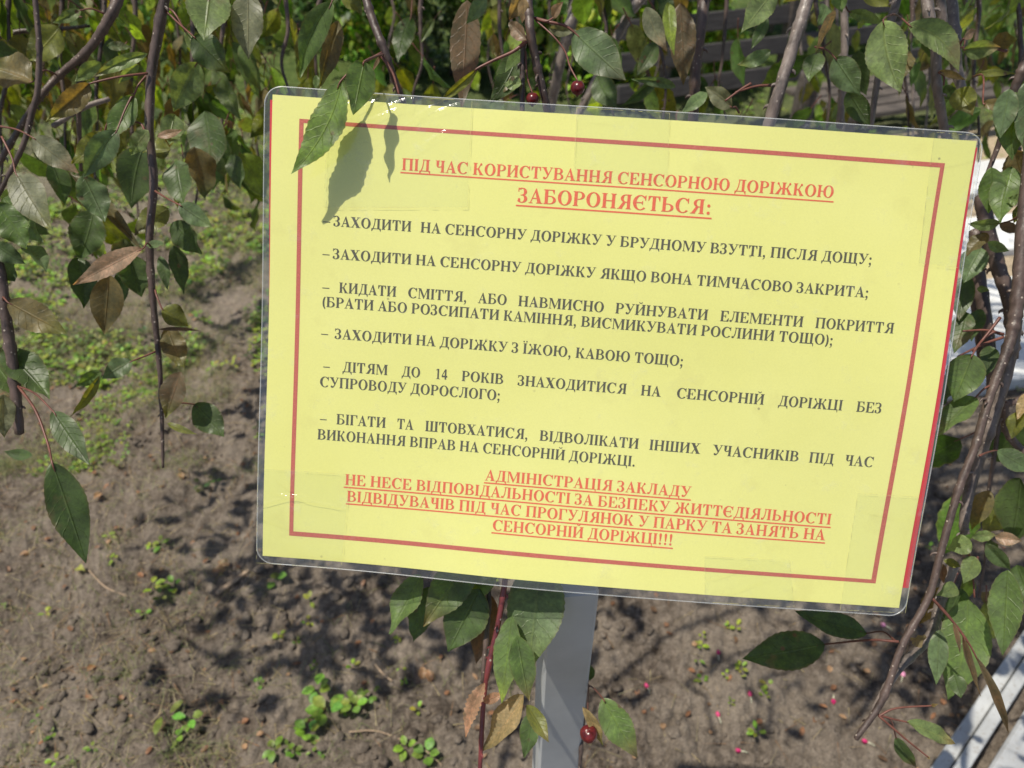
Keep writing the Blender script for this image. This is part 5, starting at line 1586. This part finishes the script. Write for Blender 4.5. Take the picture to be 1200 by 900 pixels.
# fallen pink blossoms
M['petal'] = simple('pink_petal', (0.48, 0.025, 0.13), 0.5, 0.3, 500, 0.3)
M['petal_pale'] = simple('pale_pink_petal', (0.72, 0.30, 0.46), 0.5, 0.3, 500, 0.3)
M['bl_stalk'] = simple('blossom_stalk', (0.62, 0.62, 0.45), 0.6)
def blossom(px, py, yaw, deep, label):
    p = gp(px, py) + Vector((0, 0, .004))
    root = empty('fallen_blossom', p, label, 'blossom', 'pink fallen blossoms on the soil')
    d = Vector((math.cos(yaw), math.sin(yaw), 0)); b_ = Vector((-d.y, d.x, 0)); s = .0055
    V = []; F = []
    for k in range(5):
        a = k * 1.2566
        o = len(V)
        for (q, w_) in ((0, .1), (.5, .8), (1, .7), (1.35, .1)):
            rad = .15 + .75 * q
            cdir = b_ * math.cos(a) + Vector((0, 0, 1)) * math.sin(a)
            tdir = -b_ * math.sin(a) + Vector((0, 0, 1)) * math.cos(a)
            cen = d * (q * s * 1.3) + cdir * (math.sin(min(q, 1.2) * 1.9) * s * .62)
            V += [cen - tdir * w_ * s * .55, cen + tdir * w_ * s * .55]
        for i in range(3): F.append((o + 2 * i, o + 2 * i + 1, o + 2 * i + 3, o + 2 * i + 2))
    link('petals', mesh('petals', V, F, True), M['petal'] if deep else M['petal_pale'], root)
    tv, tf = tube_vf([tuple(d * -.011 + Vector((0, 0, -.001))), tuple(d * -.005 + Vector((0, 0, .001))), (0, 0, 0)], [.0006, .0007, .0011], 6, 3)
    link('stalk', mesh('stalk', tv, tf, True), M['bl_stalk'], root)
for a in [(759, 808, 1.9, 1, 'magenta fallen blossom right of the grey post'),
          (841, 771, 1.4, 1, 'tiny faint pink blossom on dark soil below the notice'),
          (842, 842, 1.7, 1, 'deep magenta blossom leftmost on the dark soil near the bottom'),
          (879, 818, 1.5, 1, 'deep pink blossom above the bright green tuft'),
          (868, 882, 2.9, 1, 'magenta and white blossom lying at the green tuft near the bottom edge'),
          (976, 820, 4.4, 1, 'pink blossom with a white stalk pointing up, in the middle of the lower right soil'),
          (1038, 735, 2.4, 0, 'light mauve blossom beside the petiole fork right under the notice corner'),
          (1057, 794, 1.0, 0, 'pale pink blossom just right of the long hanging branch'),
          (1016, 872, 2.6, 1, 'pink blossom under the tip of the long hanging branch'),
          (1131, 698, 2.9, 0, 'pale pink blossom below the leaf rosette at the right')]:
    blossom(*a)

# dry fallen leaves
def dry(px, py, size, col, label, n=1, wr=.7):
    p = gp(px, py) + Vector((0, 0, .006))
    V = []; F = []
    H = LeafHeap(); rr_ = random.Random(int(px + py))
    for k in range(n):
        B = Vector((rr_.uniform(-.5, .5) * size * (n - 1), rr_.uniform(-.4, .4) * size * (n - 1), 0)); a = rr_.uniform(0, 6.28)
        T = B + Vector((math.cos(a), math.sin(a), .15)) * size
        vv, ff, MI, TI, UV = leaf_vf(B, T, size * wr, (0.2, -.2, 1), .5, .12, .05, .4, .09, 10, 3, .05, -.1, k + int(px), col)
        o = len(V); V += list(vv); F += [tuple(i + o for i in q) for q in ff]; H.t += list(TI); H.uv += UV.tolist()
    me = mesh('fallen_leaf', V, F, True, None, np.array(H.t), H.uv)
    tag(link('fallen_leaf', me, M['weed'], None, p), label, 'fallen leaf', 'dry leaves lying on the soil')
dry(500, 801, .024, (0.50, 0.24, 0.12), 'crumpled orange-brown dry leaf on the soil left of the red twig', 2)
dry(112, 782, .016, (0.42, 0.17, 0.08), 'small rust-orange dry leaf on bare soil at the lower left')
dry(196, 855, .022, (0.20, 0.10, 0.06), 'dark brown dry leaf at the foot of the upright sprout')
dry(258, 822, .013, (0.40, 0.17, 0.09), 'reddish dry leaf scrap between the two weed clumps, bottom left')
dry(262, 668, .026, (0.26, 0.13, 0.08), 'red-brown dry leaf scrap in the shade left of the notice corner', 2)
dry(215, 562, .020, (0.44, 0.24, 0.12), 'ochre dry leaf scrap by the tip of the thin hanging branch')
dry(92, 667, .024, (0.40, 0.42, 0.06), 'yellow fallen leaf under the tip of the long dark hanging leaf')
dry(120, 580, .022, (0.42, 0.22, 0.12), 'light rust dry leaf left of the thin hanging branch', 1)
def stick(pts, rad, label):
    P = [gp(*q) + Vector((0, 0, .004)) for q in pts]
    V, F = tube_vf([p - P[0] for p in P], rad, 6, 6, .1, 3)
    tag(link('fallen_twig', mesh('fallen_twig', V, F, True), M['drytwig'], None, P[0]), label, 'twig', 'dry twigs lying on the soil')
M['drytwig'] = simple('dry_twig', (0.34, 0.25, 0.17), 0.7, 0.3, 200, 0.3)
stick([(410, 860), (440, 858), (470, 868), (500, 882), (518, 898)], [.0014, .0015, .0013, .0012, .0008], 'thin pale curved twig on the soil running toward the bottom edge')
stick([(440, 780), (450, 792), (460, 802)], [.002, .002, .0015], 'short straw-coloured twig above the orange dry leaf')
stick([(255, 697), (268, 688), (292, 670)], [.006, .006, .004], 'thick brown root piece in the shade left of the notice')
stick([(105, 670), (125, 690), (150, 700)], [.0012, .0014, .001], 'thin bent straw twig right of the yellow fallen leaf')

# ------------------------------------------------------------------ bench and shrubs further back
def wood(name, a, c):
    m, n, b = mat(name)
    p = geo_pos(n)
    mp = N(n, 'ShaderNodeMapping'); mp.inputs['Scale'].default_value = (2, 2, 26); n.links.new(p, mp.inputs[0])
    no = noise(n, 5, 6, 0.65, mp.outputs[0])
    n.links.new(ramp(n, no.outputs[0], [(0.3, a), (0.7, c)]).outputs[0], b.inputs['Base Color'])
    b.inputs['Roughness'].default_value = 0.75
    bump(n, b, no.outputs[0], .4, .003)
    return m
M['dark_wood'] = wood('weathered_dark_wood', (0.022, 0.020, 0.020), (0.075, 0.068, 0.066))
M['grey_wood'] = wood('weathered_grey_wood', (0.045, 0.038, 0.033), (0.12, 0.10, 0.085))
def bench():
    base = gr(960, 175); base.z = 0
    root = empty('slatted_bench', base, 'dark slatted wooden bench behind the branches above the right half of the notice', 'bench')
    a = Vector((0.93, 0.36, 0)).normalized(); q = Vector((-a.y, a.x, 0)); up = Vector((0, 0, 1))
    D0 = 3.2
    L = .80
    def put(name, c, ha, hb, hc, m, bev=.004):
        mbb = MB(); mbb.box(c, ha, hb, hc, bev); return mbb.build(name, m, root)
    for k in range(5):                                             # back slats
        tilt = (up + q * .18).normalized()
        put('back_slat', a * -.05 + q * (.30 + k * .022) + up * (.24 + k * .118), a * L, tilt.cross(a) * .011, tilt * .037, M['dark_wood'])
    for k in range(5):                                             # seat slats
        put('seat_slat', a * .38 + q * (-.16 + k * .085) + up * .20, a * .46, q * .034, up * .012, M['grey_wood'])
    for sx in (-.62, .0, .62):
        put('leg', a * sx + q * .31 + up * .33 + q * .035, a * .03, q * .022, up * .42, M['grey_wood'])
        put('leg', a * sx + q * -.12 + up * .07, a * .03, q * .022, up * .115, M['grey_wood'])
bench()
def stump():
    p = at(943, 112, 1.9); p.z = 0
    top = at(945, 92, 1.9).z
    V, F = tube_vf([(0, 0, -.05), (0, 0, top * .5), (0.004, 0, top - .004), (0.004, 0, top)], [.030, .028, .027, .021], 10, 6, .10, 2)
    tag(link('wooden_stake', mesh('wooden_stake', V, F, True), M['grey_wood'], None, p), 'weathered grey wooden stake standing behind the thick slanting limb', 'stake')
stump()

def shrub(c, rx, ry, rz, nl, cols, label, size=.03, seed=0, wr=.55, name='shrub', clump=26, fine=False):
    q = random.Random(seed)
    root = empty(name, c, label, 'shrub')
    H = LeafHeap()
    cl = []
    for k in range(clump):
        a = q.uniform(0, 6.283); u = q.random() ** .5
        cl.append((rx * u * math.cos(a) * .8, ry * u * math.sin(a) * .8, rz * q.uniform(.15, .9), q.uniform(.16, .34) * min(rx, rz), q.choice(cols)))
    for k in range(nl):
        cx, cy, cz, cr, cc = q.choice(cl)
        d = np.array([q.gauss(0, 1), q.gauss(0, 1), q.gauss(0, 1)]); d /= np.linalg.norm(d)
        p = np.array([cx, cy, cz]) + d * cr * q.uniform(.6, 1.05)
        if p[2] < .02: continue
        col = tuple(x * q.uniform(.7, 1.3) for x in cc)
        V, F, UV = tiny_leaf(size * q.uniform(.7, 1.3), size * wr, q.uniform(-1.1, .6), q.uniform(0, 6.28), p, q)
        # coarser blade for far leaves: keep every other row
        H.add(V, F, UV, col)
    H.build('foliage', M['weed'], root)['kind'] = 'stuff'
    for k in range(6):
        cx, cy, cz, cr, cc = q.choice(cl)
        V, F = tube_vf([(cx * .1, cy * .1, -.05), (cx * .5, cy * .5, cz * .5), (cx, cy, cz)], [.014, .010, .005], 6, 5)
        link('stem', mesh('stem', V, F, True), M['limb'], root)
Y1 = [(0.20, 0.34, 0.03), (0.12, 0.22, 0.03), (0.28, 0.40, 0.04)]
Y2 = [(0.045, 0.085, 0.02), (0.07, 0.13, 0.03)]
def ginv(px, depth):
    """ground spot below the frame-top pixel column at a given forward distance"""
    y = depth
    zc = y * math.cos(PITCH) + CAM.z * math.sin(PITCH)
    return Vector(((px - 600) / FPX * zc, y, 0))
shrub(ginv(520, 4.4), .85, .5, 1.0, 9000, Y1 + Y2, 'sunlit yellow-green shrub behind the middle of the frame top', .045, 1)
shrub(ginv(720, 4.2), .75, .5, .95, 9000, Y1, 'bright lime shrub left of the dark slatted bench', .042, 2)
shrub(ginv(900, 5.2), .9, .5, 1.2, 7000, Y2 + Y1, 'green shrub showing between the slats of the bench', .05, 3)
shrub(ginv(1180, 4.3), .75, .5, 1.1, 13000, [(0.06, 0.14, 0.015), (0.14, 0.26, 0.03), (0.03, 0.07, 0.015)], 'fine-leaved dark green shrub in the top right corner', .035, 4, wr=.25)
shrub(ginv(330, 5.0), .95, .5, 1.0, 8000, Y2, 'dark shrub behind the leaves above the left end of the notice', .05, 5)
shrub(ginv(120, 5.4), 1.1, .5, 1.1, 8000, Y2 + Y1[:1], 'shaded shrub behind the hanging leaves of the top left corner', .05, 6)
shrub(ginv(1420, 5.0), 1.0, .6, 1.3, 5000, Y2, 'dark shrub beyond the right edge', .05, 7)
shrub(ginv(-150, 5.2), 1.0, .6, 1.2, 5000, Y2, 'dark shrub beyond the left edge', .05, 8)
